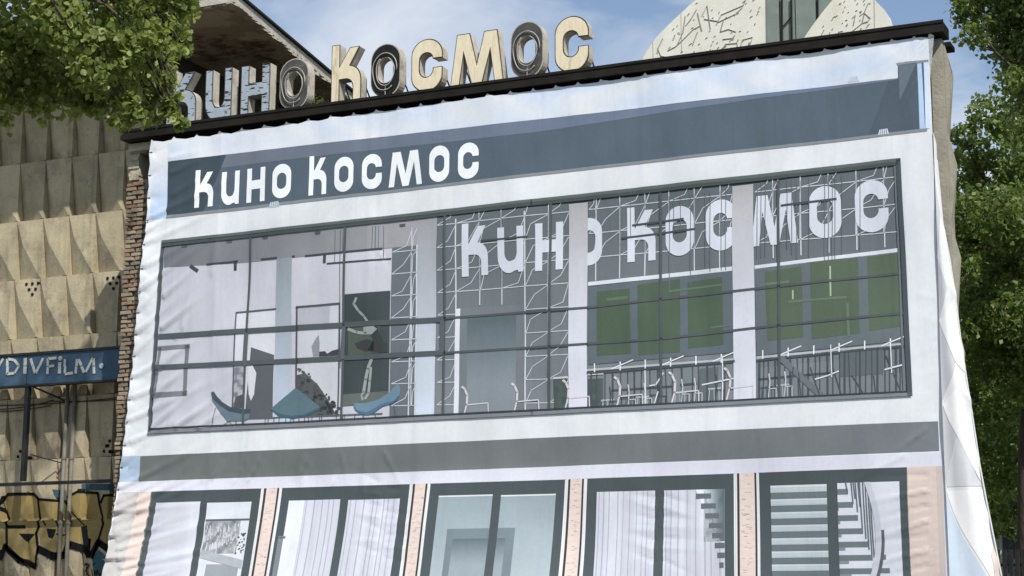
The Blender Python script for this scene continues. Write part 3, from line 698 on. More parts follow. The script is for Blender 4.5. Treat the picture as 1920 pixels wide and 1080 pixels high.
wires += ln([(987, 398), (987, 787)], 2.4)+ln([(857, 412), (856, 795)], 2.4)+ln([(1031, 395), (1031, 700)], 2.2)+ln([(901,405),(901,572)],1.8)+ln([(943,400),(943,571)],1.8)
wire_cells([737,774,784], 1, 8, wires, 0)
wires += ln([(774,461),(769,796)],2.2)+ln([(784,460),(781,796)],2.4)
wire_cells([1106,1120,1164,1211,1256,1304,1352,1374], 0, 2, wires, 0)
wires += sum([ln([(x, 388-(x-1104)*.112), (x, 528-(x-1104)*.1)], 1.8) for x in (1119,1164,1211,1304,1352)], [])
wire_cells([1417,1450,1502,1554,1606,1658,1684], 0, 2, wires, 0)
wires += sum([ln([(x, 350-(x-1417)*.112), (x+2, 488-(x-1417)*.1)], 1.9) for x in (1450,1502,1554,1606,1658)], [])
pr('printed_wires', wires, WR, 6, wn)
prs('printed_shelf_edge', [Q((1105,530),(1375,501),(1375,509),(1105,537)), Q((1417,499),(1684,466),(1684,474),(1417,506))], L(212,216,226), 7, wn)
# big lettering inside the window
word([(868,917,421.5,520),(935.5,984.5,429,514),(1006.5,1058,421,510),(1081,1131,412,501),(1178.5,1231,391,493),(1250,1304,390,483),(1327,1384,378,474),(1412,1499,370,464),(1520,1580,353,450),(1606,1669,342,439)], L(206,211,224), 8, wn)
# door
dr = pr('printed_door', Q((864,579),(986,571),(985,789),(862,794)), L(116,123,130), 7, wn)
zd0, zd1 = Bp(920, 600)[1], Bp(920, 720)[1]
pr('printed_door_leaf', Q((878,597),(970,591),(969,789),(877,793)), vgrad(zd0, L(92,105,112), zd1, L(132,141,151)), 8, dr)
pr('printed_jamb', Q((856,580),(865,579),(862,794),(853,795)), L(214,217,228), 8, dr)
# white columns of the room
for a, b, c, d in (((1069,384),(1104,380),(1104,781),(1069,783)), ((1375,351),(1414,346),(1420,763),(1377,767))):
    z0, z1 = Bp(*a)[1], Bp(*d)[1]
    pr('printed_column', Q(a, b, c, d), (lambda z0, z1: (lambda x, z: L(170,169,174)*max(0, min(1, (z-z1)/(z0-z1)*1.6-.6))+L(212,214,228)*(1-max(0, min(1, (z-z1)/(z0-z1)*1.6-.6)))))(z0, z1), 9, wn)
# green windows of the room
GN = L(82,102,82)
def gw(fr, panes, base, g):
    w = pr('printed_inner_window', Q(*fr), base, 7, wn)
    for p in panes: pr('printed_inner_pane', Q(*p), g, 8, w)
    return w
gw(((1107,538),(1373,509),(1375,661),(1107,685)), (((1122,548),(1184,542),(1185,664),(1122,668)),((1198,535),(1277,524),(1277,661),(1199,667)),((1291,530),(1356,521),(1358,647),(1292,654))), L(98,107,116), L(82,98,84))
gw(((1417,505),(1685,473),(1694,640),(1420,668)), (((1436,511),(1505,501),(1508,633),(1441,640)),((1521,493),(1610,484),(1614,626),(1524,637)),((1627,483),(1686,475),(1690,613),(1632,622))), L(102,111,118), L(89,103,88))
prs('printed_shelf_edge', [Q((1104,693),(1378,672),(1378,676),(1104,697)), Q((1420,669),(1694,644),(1694,649),(1420,675))], L(176,180,186), 9, wn)
wl = []
for a, b, y0, s in ((1106,1376,693,.077),(1420,1694,668,.09)):
    for q in range(6):
        xx = a+12+q*(b-a-20)/5.3
        yy = y0-(xx-a)*s
        wl += ln([(xx, yy-9),(xx, yy+6)], 2.0)
        if q % 2: wl += ln([(xx-16, yy+4),(xx+24, yy-13)], 1.6)
pr('printed_wires', wl, L(228,231,236), 10, wn)
# balustrade and seats on the right
rl = ln([(1104,701),(1378,678)],4)+ln([(1420,676),(1695,650)],4)
for a, b, y0, s, st in ((1106,1376,703,.082,17),(1420,1692,678,.094,12)):
    x = a+6.0; q = 0
    while x < b:
        yt = y0-(x-a)*s; yb = (783 if a < 1300 else 766)-(x-a)*.05
        rl += ln([(x, yt),(x+fold_rng.uniform(-3, 5)*(q % 3 == 1), yb-1)], 1.5+1.3*((q*7) % 3 == 0)); x += st*fold_rng.uniform(.6, 1.25); q += 1
rl += ln([(1150,733),(1262,725)],3)+ln([(1278,722),(1308,720)],3)+ln([(1425,712),(1560,700)],3)
pr('printed_balustrade', rl, L(76,84,90), 9, wn)
prs('printed_cabinet', [Q((1104,712),(1134,710),(1134,780),(1104,782)), Q((1041,708),(1066,706),(1067,781),(1041,783))], lambda x, z: L(86,96,96) if int(x*28) % 2 else L(76,86,88), 8, wn)
pr('printed_cabinet', ln([(1041,710),(1067,708)],3)+ln([(1105,703),(1134,701)],3), L(200,204,210), 9, wn)
prs('printed_cabinet', [Q((1314,692),(1348,688),(1346,752),(1312,754)), Q((1577,662),(1658,654),(1658,702),(1576,708)), Q((1150,760),(1182,758),(1182,766),(1150,768)), Q((1284,752),(1306,750),(1306,758),(1284,760))], L(98,106,111), 8, wn)
prs('printed_floor', [Q((1136,706),(1310,692),(1310,768),(1136,778)), Q((1424,690),(1576,676),(1690,700),(1694,738),(1424,762))], L(122,129,135), 6, wn)
pr('printed_stair_rail', ln([(1468,674),(1548,748)],9), L(106,113,120), 10, wn)
pr('printed_debris', ln([(1522,690),(1540,745)],1.6)+ln([(1560,676),(1580,742)],1.8)+ln([(1664,668),(1690,732)],1.5)+ln([(1500,700),(1506,750)],1.4)+ln([(1600,705),(1622,740)],1.4)+ln([(1640,705),(1644,738)],1.4)+ln([(1490,690),(1484,750)],1.6), L(80,88,94), 10, wn)
pr('printed_debris', ln([(1531,712),(1555,705),(1575,697)],2)+ln([(1661,694),(1694,685)],2.2)+ln([(1672,650),(1674,700)],1.6)+ln([(1560,648),(1562,708)],1.6)+ln([(1246,700),(1232,722),(1220,724)],2)+ln([(1236,735),(1228,760),(1186,770)],2)+ln([(1212,696),(1213,776)],2)+ln([(1318,722),(1376,710)],2)+ln([(1356,668),(1356,764)],1.8), L(214,219,226), 11, wn)
CH = L(206,201,210)
for (bx, by, s) in ((872,726,1),(966,720,1),(1062,714,1),(1158,708,1.06),(1260,699,1.12),(1363,691,1.1)):
    pr('printed_chair', ln([(bx-3,by),(bx+2,by+4),(bx+7*s,by+16*s),(bx+6*s,by+34*s)],3.6)+ln([(bx+6*s,by+32*s),(bx-3,by+70*s-2)],2.6)+ln([(bx+6*s,by+34*s),(bx+46*s,by+30*s),(bx+47*s,by+66*s-2)],1.9), CH, 11, wn)
pr('printed_cable', sum([ln([(x, 372-(x-1230)*.11),(x, 372-(x-1230)*.11+l)],1.1) for x, l in ((1184,70),(1257,175),(1265,70),(1278,70),(1297,170),(1325,140),(1334,150),(1355,150),(1363,150))], [])+sum([ln([(x, 345-(x-1417)*.11),(x, 345-(x-1417)*.11+l)],1.2) for x, l in ((1422,140),(1429,140),(1437,140),(1478,130),(1487,140),(1496,150),(1519,150),(1548,160),(1555,165),(1562,160),(1567,160),(1580,150),(1614,150))], []), L(108,114,122), 9, wn)
for q_ in (ln([(1188,423.5),(1283,411.5)],3.4), ln([(1168,447.5),(1305,430.5)],3.2), ln([(1467,387),(1569,374)],3.4), ln([(905,453),(992,445)],3)): pr('printed_hanging_lamp', q_, L(74,80,88), 10, wn)
# smaller furniture glimpsed behind the balustrade
for q in range(9):
    x_ = (1142,1176,1206,1232,1276,1300,1340,1440,1470)[q]; y_ = (752,748,746,742,738,736,730,728,724)[q]; c_ = (L(176,182,188), L(84,92,98))[q % 2]
    pr('printed_table', ln([(x_-11,y_),(x_+12,y_-2)],2.4)+ln([(x_-8,y_),(x_-10,y_+26)],1.3)+ln([(x_+9,y_-2),(x_+10,y_+24)],1.3)+ln([(x_,y_),(x_+1,y_+25)],1), c_, 9, wn)
    pr('printed_seat', ln([(x_+4,y_-26),(x_+6,y_-12),(x_+5,y_+2)],2)+ln([(x_+5,y_+2),(x_+18,y_+1),(x_+18,y_+22)],1.3)+ln([(x_+5,y_+2),(x_+3,y_+22)],1.3), L(196,199,206) if q % 3 else L(74,82,88), 10, wn)
# faint reflections of the street in the glass
for (p_, c_) in ((((1140,560),(1180,556),(1180,562),(1140,566)), L(96,116,98)), (((1256,545),(1355,533),(1355,537),(1256,549)), L(98,118,102)), (((1334,613),(1372,609),(1372,612),(1334,616)), L(100,118,104)), (((1480,565),(1590,556),(1590,560),(1480,569)), L(104,121,104)), (((1436,532),(1482,527),(1482,531),(1436,536)), L(106,123,106)), (((1588,570),(1593,569),(1596,632),(1591,633)), L(104,121,106)), (((1557,500),(1560,500),(1561,556),(1558,557)), L(170,184,160)), (((1487,545),(1490,545),(1490,562),(1487,562)), L(170,184,160))):
    pr('printed_reflection', Q(*p_), c_, 9, wn)
# ---- glazing bars
def bar(pts, w, c=FR, ly=12): return pr('printed_glazing_bar', ln(pts, w), c, ly, wn)
for a, b in (((473,446),(459,806)),((651,427),(643,799)),((837,406),(834,793)),((1035.5,385),(1032,786)),((1240.5,364),(1242,777)),((1461,341),(1464,763))):
    bar([a, b], 4.2)
bar([(303,631.5),(560,615),(836,599.5)], 8.5); bar([(836,597.5),(1105,578),(1240,562),(1460,538),(1690,513)], 3.6)
bar([(297,689.5),(560,676.5),(836,662)], 8); bar([(836,662.5),(1105,646),(1240,636),(1460,611),(1696,588)], 3.6)
bar([(466,627),(463,684)], 8, L(92,98,106), 13); bar([(648,615),(645,672)], 7, L(92,98,106), 13); bar([(831,603),(831,660)], 7, L(92,98,106), 13)
bar([(308,454.5),(1000,378),(1689,301)], 5.5, L(96,103,104), 13); bar([(309,461),(1000,384.5),(1684,308)], 5.2, L(76,83,86), 13)
bar([(306,459),(283,810)], 5, L(88,95,102), 13); bar([(1687,303),(1708,741)], 8, L(76,84,92), 13); bar([(1680,314),(1697,736)], 2.5, L(108,116,122), 13)
bar([(284,805),(1000,770),(1702,735.5)], 3, L(60,66,74), 13); bar([(282,811),(1000,776),(1711,740)], 6, L(128,132,140), 13)
# ---- beam and lower band
pr('printed_sky', Q((232,856),(265,855),(262,902),(225,905)), L(168,186,208), 1, bn)
pr('printed_concrete_beam', Q((265,855.5),(1000,822),(1759,790),(1762,846),(1015,876),(262,903)), lambda x, z: (L(108,113,112)*(1-x/15)+L(114,118,125)*(x/15))*(1+.05*math.sin(x*.9+z*2)+.03*math.sin(x*2.7+1)), 1, bn)
zl, zl2 = Bp(700, 890)[1], Bp(700, 912)[1]
pr('printed_lintel', Q((224,904.5),(262,903.5),(1015,877),(1768,848),(1770,874),(1015,901),(222,924)), lambda x, z: L(212,213,226)*(1-x/30)+L(196,198,212)*(x/30), 2, bn)
# ---- ground floor: bays between pink stone pillars
def bx(px, py=930): return Bp(px, py)[0]
def topz(px): return Bp(px, np.interp(px, [222,1015,1770], [924,901,874]))[1]
def vr(x0, x1, z0=None, z1=ZB):                # rectangle given by top pixels
    t0 = topz(x0) if z0 is None else z0; t1 = topz(x1) if z0 is None else z0
    return [[(bx(x0), t0), (bx(x1), t1), (bx(x1), z1), (bx(x0), z1)]]
pr('printed_stone', vr(224, 262), lambda x, z: L(188,186,186)+(.02*math.sin(z*5)), 1, bn)
STONE = lambda x, z: L(214,198,193)*(1+.03*math.sin(z*61+2*math.sin(x*9)))
pr('printed_pillar', [[(bx(262), topz(262)),(bx(288), topz(288)),(bx(288), ZB),(bx(258), ZB)]], STONE, 2, bn)
pr('printed_pillar', vr(1703, 1760), lambda x, z: L(204,189,184)*(1+.03*math.sin(z*53)), 2, bn)
pr('printed_pillar', vr(1759, 1770), L(190,180,178), 3, bn)
FD = L(74,82,86)
bays = ((286,492,(298,382),(395,477),943,941), (530,769,(545,641),(656,753),939,935), (808,1060,(826,926),(942,1044),931,927), (1103,1377,(1122,1230),(1247,1360),923,917), (1425,1704,(1446,1552),(1572,1689),911,903))
pil = ((494,528),(772,806),(1063,1100),(1380,1423))
for a, b in pil:
    w = b-a
    pr('printed_pillar', vr(a, b), STONE, 2, bn)
    prs('printed_pillar_edge', [vr(a, a+3.2), vr(b-3.2, b)], L(214,214,214), 3, bn)
    prs('printed_pillar_joint', [vr(a+3.2, a+7.5), vr(b-6.8, b-3.2)], L(62,62,64), 3, bn)
    n0 = fold_rng.uniform(0, 1)
    pr('printed_stone_grain', [[[(bx(a+9)+q*.012, z_), (bx(a+9)+q*.012+.05, z_+.001), (bx(a+9)+q*.012+.05, z_+.005), (bx(a+9)+q*.012, z_+.005)]] for z_ in fold_rng.uniform(1.6, 3.7, 46) for q in [float(fold_rng.uniform(0, 11))]], L(190,178,174), 4, bn)
BAY = []
for n_, (a, b, pA, pB, yA, yB) in enumerate(bays):
    by_ = pr('printed_bay', vr(a, b), lambda x, z: FD*(1+.18*max(0, min(1, (3.4-z)/1.3))), 2, bn)
    BAY.append(by_)
    BCLIP = [(bx(a), ZB), (bx(b), ZB), (bx(b), topz(b)-.11), (bx(a), topz(a)-.11)]
    zA = Bp(pA[0], yA)[1]; zB2 = Bp(pB[1], yB)[1]
    if n_ == 0:
        pr('printed_pane', vr(pA[0], pA[1], zA), hgrad(bx(298), L(186,188,200), bx(384), L(206,208,220)), 3, by_)
        pr('printed_blind', vr(365, 382, zA), L(204,206,218), 4, by_)
        pr('printed_pane', vr(pB[0], pB[1], zB2), L(208,212,222), 3, by_)
        pr('printed_transom', vr(396, 477, Bp(440, 973)[1], Bp(440, 976.5)[1]), L(92,98,106), 5, by_)
        pr('printed_reflection', vr(397, 461, Bp(430, 977)[1], Bp(430, 1038)[1]), lambda x, z: L(148,151,158)+.16*(math.sin(x*57+z*3)*math.sin(z*23+x*41)), 4, by_)
        sp = []
        for q in range(70):
            x_ = fold_rng.uniform(398, 462); y_ = fold_rng.uniform(978, 1025); h_ = fold_rng.uniform(4, 16)
            sp.append([[(bx(x_), Bp(x_, y_)[1]), (bx(x_+1.8), Bp(x_, y_)[1]), (bx(x_+1.8), Bp(x_, y_+h_)[1]), (bx(x_), Bp(x_, y_+h_)[1])]])
        pr('printed_reflection', sp, L(196,199,206), 5, by_)
        pr('printed_reflection', [[[(bx(396), Bp(400,1030)[1]),(bx(476), Bp(470,1050)[1]),(bx(476), Bp(470,1066)[1]),(bx(396), Bp(400,1046)[1])]]], L(166,169,178), 6, by_)
        pr('printed_reflection', vr(410, 470, Bp(430, 1058)[1], Bp(430, 1130)[1]), L(146,152,160), 5, by_)
        lf = []
        for q in range(26):
            x_ = 470+fold_rng.uniform(-9, 5); y_ = fold_rng.uniform(1000, 1040); r = fold_rng.uniform(1.2, 2.6)
            X_, Z_ = bx(x_), Bp(x_, y_)[1]; r *= .0098
            lf.append([[(X_-r, Z_), (X_, Z_-r*.7), (X_+r, Z_+.3*r), (X_, Z_+r)]])
        pr('printed_foliage', lf, L(86,90,96), 7, by_)
    elif n_ in (1, 3):
        pr('printed_pane', vr(pA[0], pA[1], zA), L(214,218,228), 3, by_)
        pr('printed_pane', vr(pB[0], pB[1], zB2), L(208,211,222), 3, by_)
        c0 = 574 if n_ == 1 else pA[0]
        for (p0, p1, zz) in ((c0, pA[1], zA), (pB[0], pB[1], zB2)):
            pr('printed_curtain', vr(p0, p1, zz), (lambda x, z: L(196,198,211)*(1+.055*math.sin(x*44)+.05*math.sin(x*19+1)+.03*math.sin(x*83))), 4, by_)
            fl = []
            x = p0+4
            while x < p1-3:
                fl.append(vr(x, x+fold_rng.uniform(1, 2.2), zz)); x += fold_rng.uniform(7, 17)
            pr('printed_curtain_fold', fl, L(162,165,180), 5, by_)
        if n_ == 1:
            pr('printed_frame', [vr(536, 545.5, Bp(540, 1007)[1]), vr(536, 549, Bp(540, 1005)[1], Bp(540, 1010)[1])], L(120,126,134), 5, by_)
        else:
            tr = []; wsh = []
            for q in range(8):
                y_ = 926+q*18.4; x0_ = (1307,1316.5,1324,1331,1337,1342,1346.5,1350)[q]; x1_ = (1335,1344,1350,1357,1360,1360,1360,1358)[q]
                z0_ = Bp(x0_, y_)[1]; tr.append(vr(x0_, x1_, z0_, z0_-.075))
                if q < 4: wsh.append(vr(x0_+10, x1_+8 if x1_+8 < 1360 else 1360, z0_+.10, z0_))
            pr('printed_pane', vr(1322, 1360, zB2, zB2-.75), hgrad(bx(1322), L(196,206,214), bx(1352), L(92,104,112)), 6, by_)
            pr('printed_pane', [[[(bx(1306), zB2),(bx(1322), zB2),(bx(1352), zB2-.75),(bx(1322), zB2-.75),(bx(1322), zB2-.3)]]], L(214,220,228), 6, by_)
            prs('printed_stair_tread', tr, L(98,103,113), 7, by_)
    elif n_ == 2:
        for (p0, p1, zz) in ((pA[0], pA[1], zA), (pB[0], pB[1], zB2)):
            pr('printed_pane', vr(p0, p1, zz), vgrad(2.2, L(166,178,186), 3.6, L(140,153,162)), 3, by_)
            pr('printed_pane_edge', vr(p0, p1, zz+.008, zz-.015), L(206,212,216), 4, by_)
        zq = Bp(900, 991)[1]
        prs('printed_door', [vr(849, 926, zq), vr(942, 974, zq)], L(116,129,138), 4, by_)
        zq2 = Bp(900, 1010)[1]
        prs('printed_door_leaf', [vr(861, 926, zq2), vr(942, 958, zq2)], vgrad(zq2-.4, L(148,160,169), zq2, L(96,110,118)), 5, by_)
    else:
        for (p0, p1, zz) in ((pA[0], pA[1], zA), (pB[0], pB[1], zB2)):
            pr('printed_pane', vr(p0, p1, zz), L(202,205,217), 3, by_)
        z = Bp(1500, 922)[1]
        tr = []; ris = []; short = []; q = 0
        while z > ZB+.3:
            tr.append(vr(1446, 1552, z-.005, z-.10)); ris.append(vr(1446, 1552, z+.065, z+.005))
            tr.append(vr(1572, np.interp(q, [0,3,5,8], [1592,1618,1634,1640]), z+.02, z-.06))
            short.append(vr(1572, np.interp(q, [0,3,5,8,12], [1572,1578,1590,1602,1610]), z-.06, z-.10))
            if q >= 4: tr.append(vr(1645, np.interp(q, [4,5,6,7,9], [1652,1659,1665,1669,1672]), z+.02, z-.05))
            z -= .185; q += 1
        prs('printed_stair_tread', tr, L(104,114,120), 4, by_)
        prs('printed_stair_riser', ris, L(178,189,195), 4, by_)
        pr('printed_stair_riser', short, L(126,136,142), 5, by_)
        pr('printed_stair_shadow', vr(1446, 1552), L(142,153,160), 3, by_) if False else None
        hr = [(1628,904),(1636,930),(1643,960),(1647,995),(1646,1020),(1642,1050),(1634,1080),(1622,1110)]
        hp = [(bx(x_), Bp(x_, y_)[1]) for x_, y_ in hr]
        pr('printed_baluster', sum([stroke([(bx(x_), Bp(x_, y0_)[1]), (bx(x_+3), Bp(x_, y1_)[1])], .018) for x_, y0_, y1_ in ((1588,905,925),(1598,905,945),(1606,905,960),(1614,905,990),(1620,905,1010),(1625,910,1030),(1630,920,1040),(1634,935,1045),(1611,905,950),(1602,905,935))], []), L(96,104,112), 6, by_)
        hq = np.array(hp); cf = np.polyfit(hq[:, 1], hq[:, 0], 3); zs_ = np.linspace(hq[0, 1], hq[-1, 1], 22); hp = [(float(np.polyval(cf, z_)), float(z_)) for z_ in zs_]
        rib = lambda P_, w_: [[(x_-w_/2, z_) for x_, z_ in P_]+[(x_+w_/2, z_) for x_, z_ in P_[::-1]]]
        pr('printed_handrail', rib(hp, .085), L(190,192,204), 7, by_)
        pr('printed_stair_edge', rib([(p[0]+.06, p[1]-.02) for p in hp[9:]], .05), L(92,97,106), 6, by_)

# ---- eyelets and ties at the left hem
ROPE = mat('tie_rope', (.10,.10,.10), rough=.8); EYE = mat('eyelet', (.35,.35,.34), rough=.35, metal=.8)
for (x, z) in PIN_XZ[:-1]:
    i = int(np.argmin(abs(UX-x-.03))); j = int(np.argmin(abs(VZ-z))); y = float(SH.P[i, j, 1])
    MB().tube([(x+.035, y-.012, z), (x+.035, y-.004, z)], .016, 8).build('eyelet', EYE, bn, fix=False)
    MB().tube([(x+.035, y-.016, z), (x-.02, y-.012, z+.004), (x-.05, y+.08, z+.01), (x-.03, .19, z+.02)], .006, 5).build('tie_rope', ROPE, bn, fix=False)
# ================================================================== SIDE CLOTH AT THE RIGHT CORNER
oz = [(1757,300),(1768,420),(1780,480),(1790,545),(1802,640),(1814,720),(1825,790),(1837,870),(1850,940),(1862,1000),(1878,1080)]
oy = [.0,.02,.03,.04,.06,.08,.10,.12,.14,.17,.20]
op = [at(x, y, q) for (x, y), q in zip(oz, oy)]
oZ = np.array([p[2] for p in op])[::-1]; oX = np.array([p[0] for p in op])[::-1]
def side(S, Z):
    xi = np.interp(Z, [2.0, 3.9, 10], [14.12, 14.13, 14.17]); xo = np.interp(Z, oZ, oX, left=oX[0]+.35)
    xo = np.where(Z < oZ[0], oX[0]+(oZ[0]-Z)*.22, xo)
    yo = np.interp(Z, oZ, oy[::-1])
    X = xi+(xo-xi)*S; Y = -.07+(yo+.07)*S
    Y = Y-.04*np.sin(np.pi*S)*np.clip((8.4-Z)/2, 0, 1)
    w = 0
    for k, (c, am, ang) in enumerate(((7.0,.014,.5),(6.1,.018,-.4),(5.3,.016,.6),(4.6,.02,-.5),(3.8,.022,.5),(3.0,.02,-.6),(2.4,.024,.3))):
        w = w+am*np.exp(-((Z-c-(S-1)*ang)/(.11+.35*(1-S)))**2)*S**1.2
    w = w+.02*np.sin(S*9+Z*.8)*np.clip((7-Z)/4, 0, 1)
    return np.stack([X+w, Y-w, Z], -1)
SD = Sheet(np.linspace(0, 1, 26), np.arange(.4, 8.5, .05), side, (.72,-.69,0), INK, .003)
sb = SD.make('side_banner', [[[(0,8.45),(.08,8.45),(1,8.3),(1,.45),(0,.45)]]], L(210,211,215), 0, None)
tag(sb, 'pale cloth with printed triangles, stretched outwards past the right corner of the building', 'banner')
tri = [(0,8.3),(.75,7.0),(0,5.45)]
def st(n, pts, c, ly=1): return SD.make(n, [[pts]], c, ly, sb)
def sz(py): return float(at(1765, py, 0.)[2])
GA, GB, GC = L(182,184,191), L(192,194,200), L(220,220,224)
st('printed_facet', [(0,sz(330)),(.75,sz(400)),(0,sz(480))], GA); st('printed_facet', [(0,sz(484)),(.55,sz(540)),(0,sz(600))], GA); st('printed_facet', [(0,sz(606)),(.62,sz(682)),(0,sz(756))], GA)
st('printed_facet', [(0,sz(604)),(.62,sz(680)),(.98,sz(700)),(.9,sz(560))], GC, 2)
st('printed_facet', [(0,sz(762)),(.45,sz(812)),(.02,sz(912))], GA); st('printed_facet', [(.47,sz(814)),(.98,sz(912)),(.04,sz(914))], GB, 2); st('printed_facet', [(.02,sz(760)),(.98,sz(905)),(.98,sz(760)),(.5,sz(730))], GC, 3)
st('printed_facet', [(.02,sz(922)),(.98,sz(1130)),(.98,sz(918))], GC, 2); st('printed_facet', [(0,sz(926)),(.72,sz(1085)),(.72,.5),(0,.5)], L(186,198,214), 1)
st('printed_facet', [(.86,sz(1040)),(1,sz(1020)),(1,.5),(.9,.5)], L(206,195,192), 4)
m_ = MB()
for i in range(len(op)-1): m_.tube([op[i]+np.array([.0,-.005,0]), op[i+1]+np.array([0,-.005,0])], .012, 5)
m_.build('hem', mat('hem_white', (.62,.62,.64), rough=.6), sb, fix=False)
# ================================================================== ROOF LETTERS
CREAM = mat('cream_enamel', (.74,.665,.50), (.66,.575,.41), 3, .6, bump=.12, c3=(.36,.26,.15), s3=1.0, l3=.57, h3=.76, stretch=(7,7,1.6))
RUST = mat('letter_side_metal', (.47,.44,.38), (.36,.33,.28), 6, .6, bump=.2, c3=(.20,.15,.10), s3=3)
GREYF = mat('open_letter_grey', (.085,.085,.08), (.05,.05,.048), 5, .5, bump=.3, c3=(.20,.19,.17), s3=3)
BLACKF = mat('open_letter_black', (.006,.006,.006), (.014,.013,.012), 5, .4)
TUBE = mat('neon_tube', (.42,.41,.38), (.28,.27,.25), 8, .35)
def blue_peel():
    m = mat('peeling_blue_paint', (.36,.42,.48), (.29,.345,.41), 4, .6, bump=.15)
    t = m.node_tree; b = t.nodes['Principled BSDF']; src = b.inputs['Base Color'].links[0].from_socket
    geo = nd(t, 'ShaderNodeNewGeometry'); mp_ = nd(t, 'ShaderNodeMapping'); mp_.inputs['Scale'].default_value = (5, 5, 23)
    n = nd(t, 'ShaderNodeTexNoise'); n.inputs['Scale'].default_value = 1; n.inputs['Detail'].default_value = 3; n.inputs['Roughness'].default_value = .55
    r = nd(t, 'ShaderNodeMapRange'); r.inputs['From Min'].default_value = .565; r.inputs['From Max'].default_value = .60
    x = nd(t, 'ShaderNodeMix', data_type='RGBA'); x.inputs['B'].default_value = (.02,.02,.022,1)
    t.links.new(geo.outputs['Position'], mp_.inputs['Vector']); t.links.new(mp_.outputs['Vector'], n.inputs['Vector']); t.links.new(n.outputs['Fac'], r.inputs['Value'])
    t.links.new(r.outputs['Result'], x.inputs['Factor']); t.links.new(src, x.inputs['A']); t.links.new(x.outputs['Result'], b.inputs['Base Color'])
    return m
PEEL = blue_peel()
EDG = mat('letter_rim', (.05,.045,.04), rough=.5)
LY = -.06
boxes = [(312,366,135,238,'blue'),(384,432.5,134,230,'blue'),(451,504,126,221.5,'blue'),(523,577,110,214,'grey'),(621,676,87,201,'cream'),(694,750,82,188.5,'black'),(771.5,829,74,180,'cream'),(845,944,61,171.5,'cream'),(957,1019,40,154,'grey'),(1041,1104,31,143.5,'cream')]
desc = ['pale blue peeling letter К half hidden by leaves, first of the rooftop sign', 'pale blue peeling letter И of the rooftop sign, beside the leaves', 'pale blue peeling letter Н of the rooftop sign', 'grey letter О with its face gone and looping tubes showing, under the canopy',
        'cream letter К of the rooftop sign, standing against the canopy edge', 'black open letter О with pale looping tubes, between cream К and cream С', 'cream letter С left of the М on the rooftop sign', 'cream letter М of the rooftop sign', 'dark grey letter О with tubes showing, between М and the last С', 'last cream letter С at the right end of the rooftop sign']
for g, cy, (x0, x1, yt, yb, st_), ds in zip(WORD, CYR, boxes, desc):
    a = at(x0, yb, LY); b = at(x1, yb-(x1-x0)*.11, LY); c = at(x0, yt, LY)
    w = b[0]-a[0]; z0 = max(10.07, a[2]); h = c[2]-z0
    if g in 'OCM': z0 = 10.075 if True else z0; h = at((x0+x1)/2, yt+(-(x1-x0)/2*.0), LY)[2]-z0
    e = empty('roof_letter', (a[0]+w/2, LY, 10.06)); tag(e, ds, 'letter', 'letters of the rooftop sign')
    lp = [[(a[0]+u*w, z0+v*h) for u, v in loop] for loop in GL[g]]
    m_ = MB(); m_.extrude(lp, LY+.004, LY+.20)
    m_.build('casing', RUST, e)
    for fx in (.16, .84):
        MB().tube([(a[0]+w*fx, LY+.16, z0+h*.18), (a[0]+w*fx, LY+.16, 10.08)], .014, 5).tube([(a[0]+w*fx, LY+.21, z0+h*.45), (a[0]+w*fx, LY+.62, 10.085)], .014, 5).build('strut', EDG, e, fix=False)
    if st_ in ('blue', 'cream'):
        def shrink(loop, k, hole):
            # inset for the face plate
            P_ = [np.array(p) for p in loop]; n = len(P_); out = []
            ar = sum(P_[i][0]*P_[(i+1) % n][1]-P_[(i+1) % n][0]*P_[i][1] for i in range(n)); sg = 1 if ar > 0 else -1
            if hole: sg = sg*-1
            for i in range(n):
                d1 = P_[i]-P_[i-1]; d2 = P_[(i+1) % n]-P_[i]
                n1 = np.array([-d1[1], d1[0]])/max(1e-9, np.linalg.norm(d1)); n2 = np.array([-d2[1], d2[0]])/max(1e-9, np.linalg.norm(d2))
                q = n1+n2; l_ = np.linalg.norm(q)
                if l_ < .3: q = n1; l_ = 1
                out.append(tuple(P_[i]+sg*(q/l_)*k))
            return out
        fp = [shrink(l_, .012, i > 0) for i, l_ in enumerate(lp)]
        MB().extrude(fp, LY-.014, LY+.0035, mi=0).build('face_plate', PEEL if st_ == 'blue' else CREAM, e)
        rim = MB()
        for l_ in lp:
            for i in range(len(l_)):
                p, q = l_[i], l_[(i+1) % len(l_)]; rim.tube([(p[0], LY-.002, p[1]), (q[0], LY-.002, q[1])], .010, 4, cap=False)
        rim.build('rim', EDG, e, fix=False)
    else:
        MB().extrude([[(a[0]+w*.5+(p[0]-a[0]-w*.5)*.93, z0+h*.5+(p[1]-z0-h*.5)*.96) for p in lp[0]], [(a[0]+w*.5+(p[0]-a[0]-w*.5)*1.06, z0+h*.5+(p[1]-z0-h*.5)*1.05) for p in lp[1]]], LY-.004, LY+.0035).build('back_plate', GREYF if st_ == 'grey' else BLACKF, e)
        for q, (kx, kz, jx) in enumerate(((.80,.82,0),(.60,.62,.02))):
            pts = []
            for i in range(30):
                an = (i/29)*1.72*math.pi+q*2.1
                pts.append((a[0]+w*(.5+jx+.5*kx*math.cos(an)*(1+.05*math.sin(3*an+q))), LY-.03-.012*q, z0+h*(.47+.44*kz*math.sin(an)*(1+.04*math.cos(2*an+q)))))
            MB().tube(pts, .0085, 6).build('tube', TUBE, e, smooth=True, fix=False)
        MB().tube([(a[0]+w*.52, LY-.02, z0+h*.22), (a[0]+w*.52, LY-.02, z0+.03)], .008, 5).build('tube', TUBE, e, fix=False)
xa, xb = at(560, 200, .2)[0], at(1110, 130, .2)[0]; pts = []
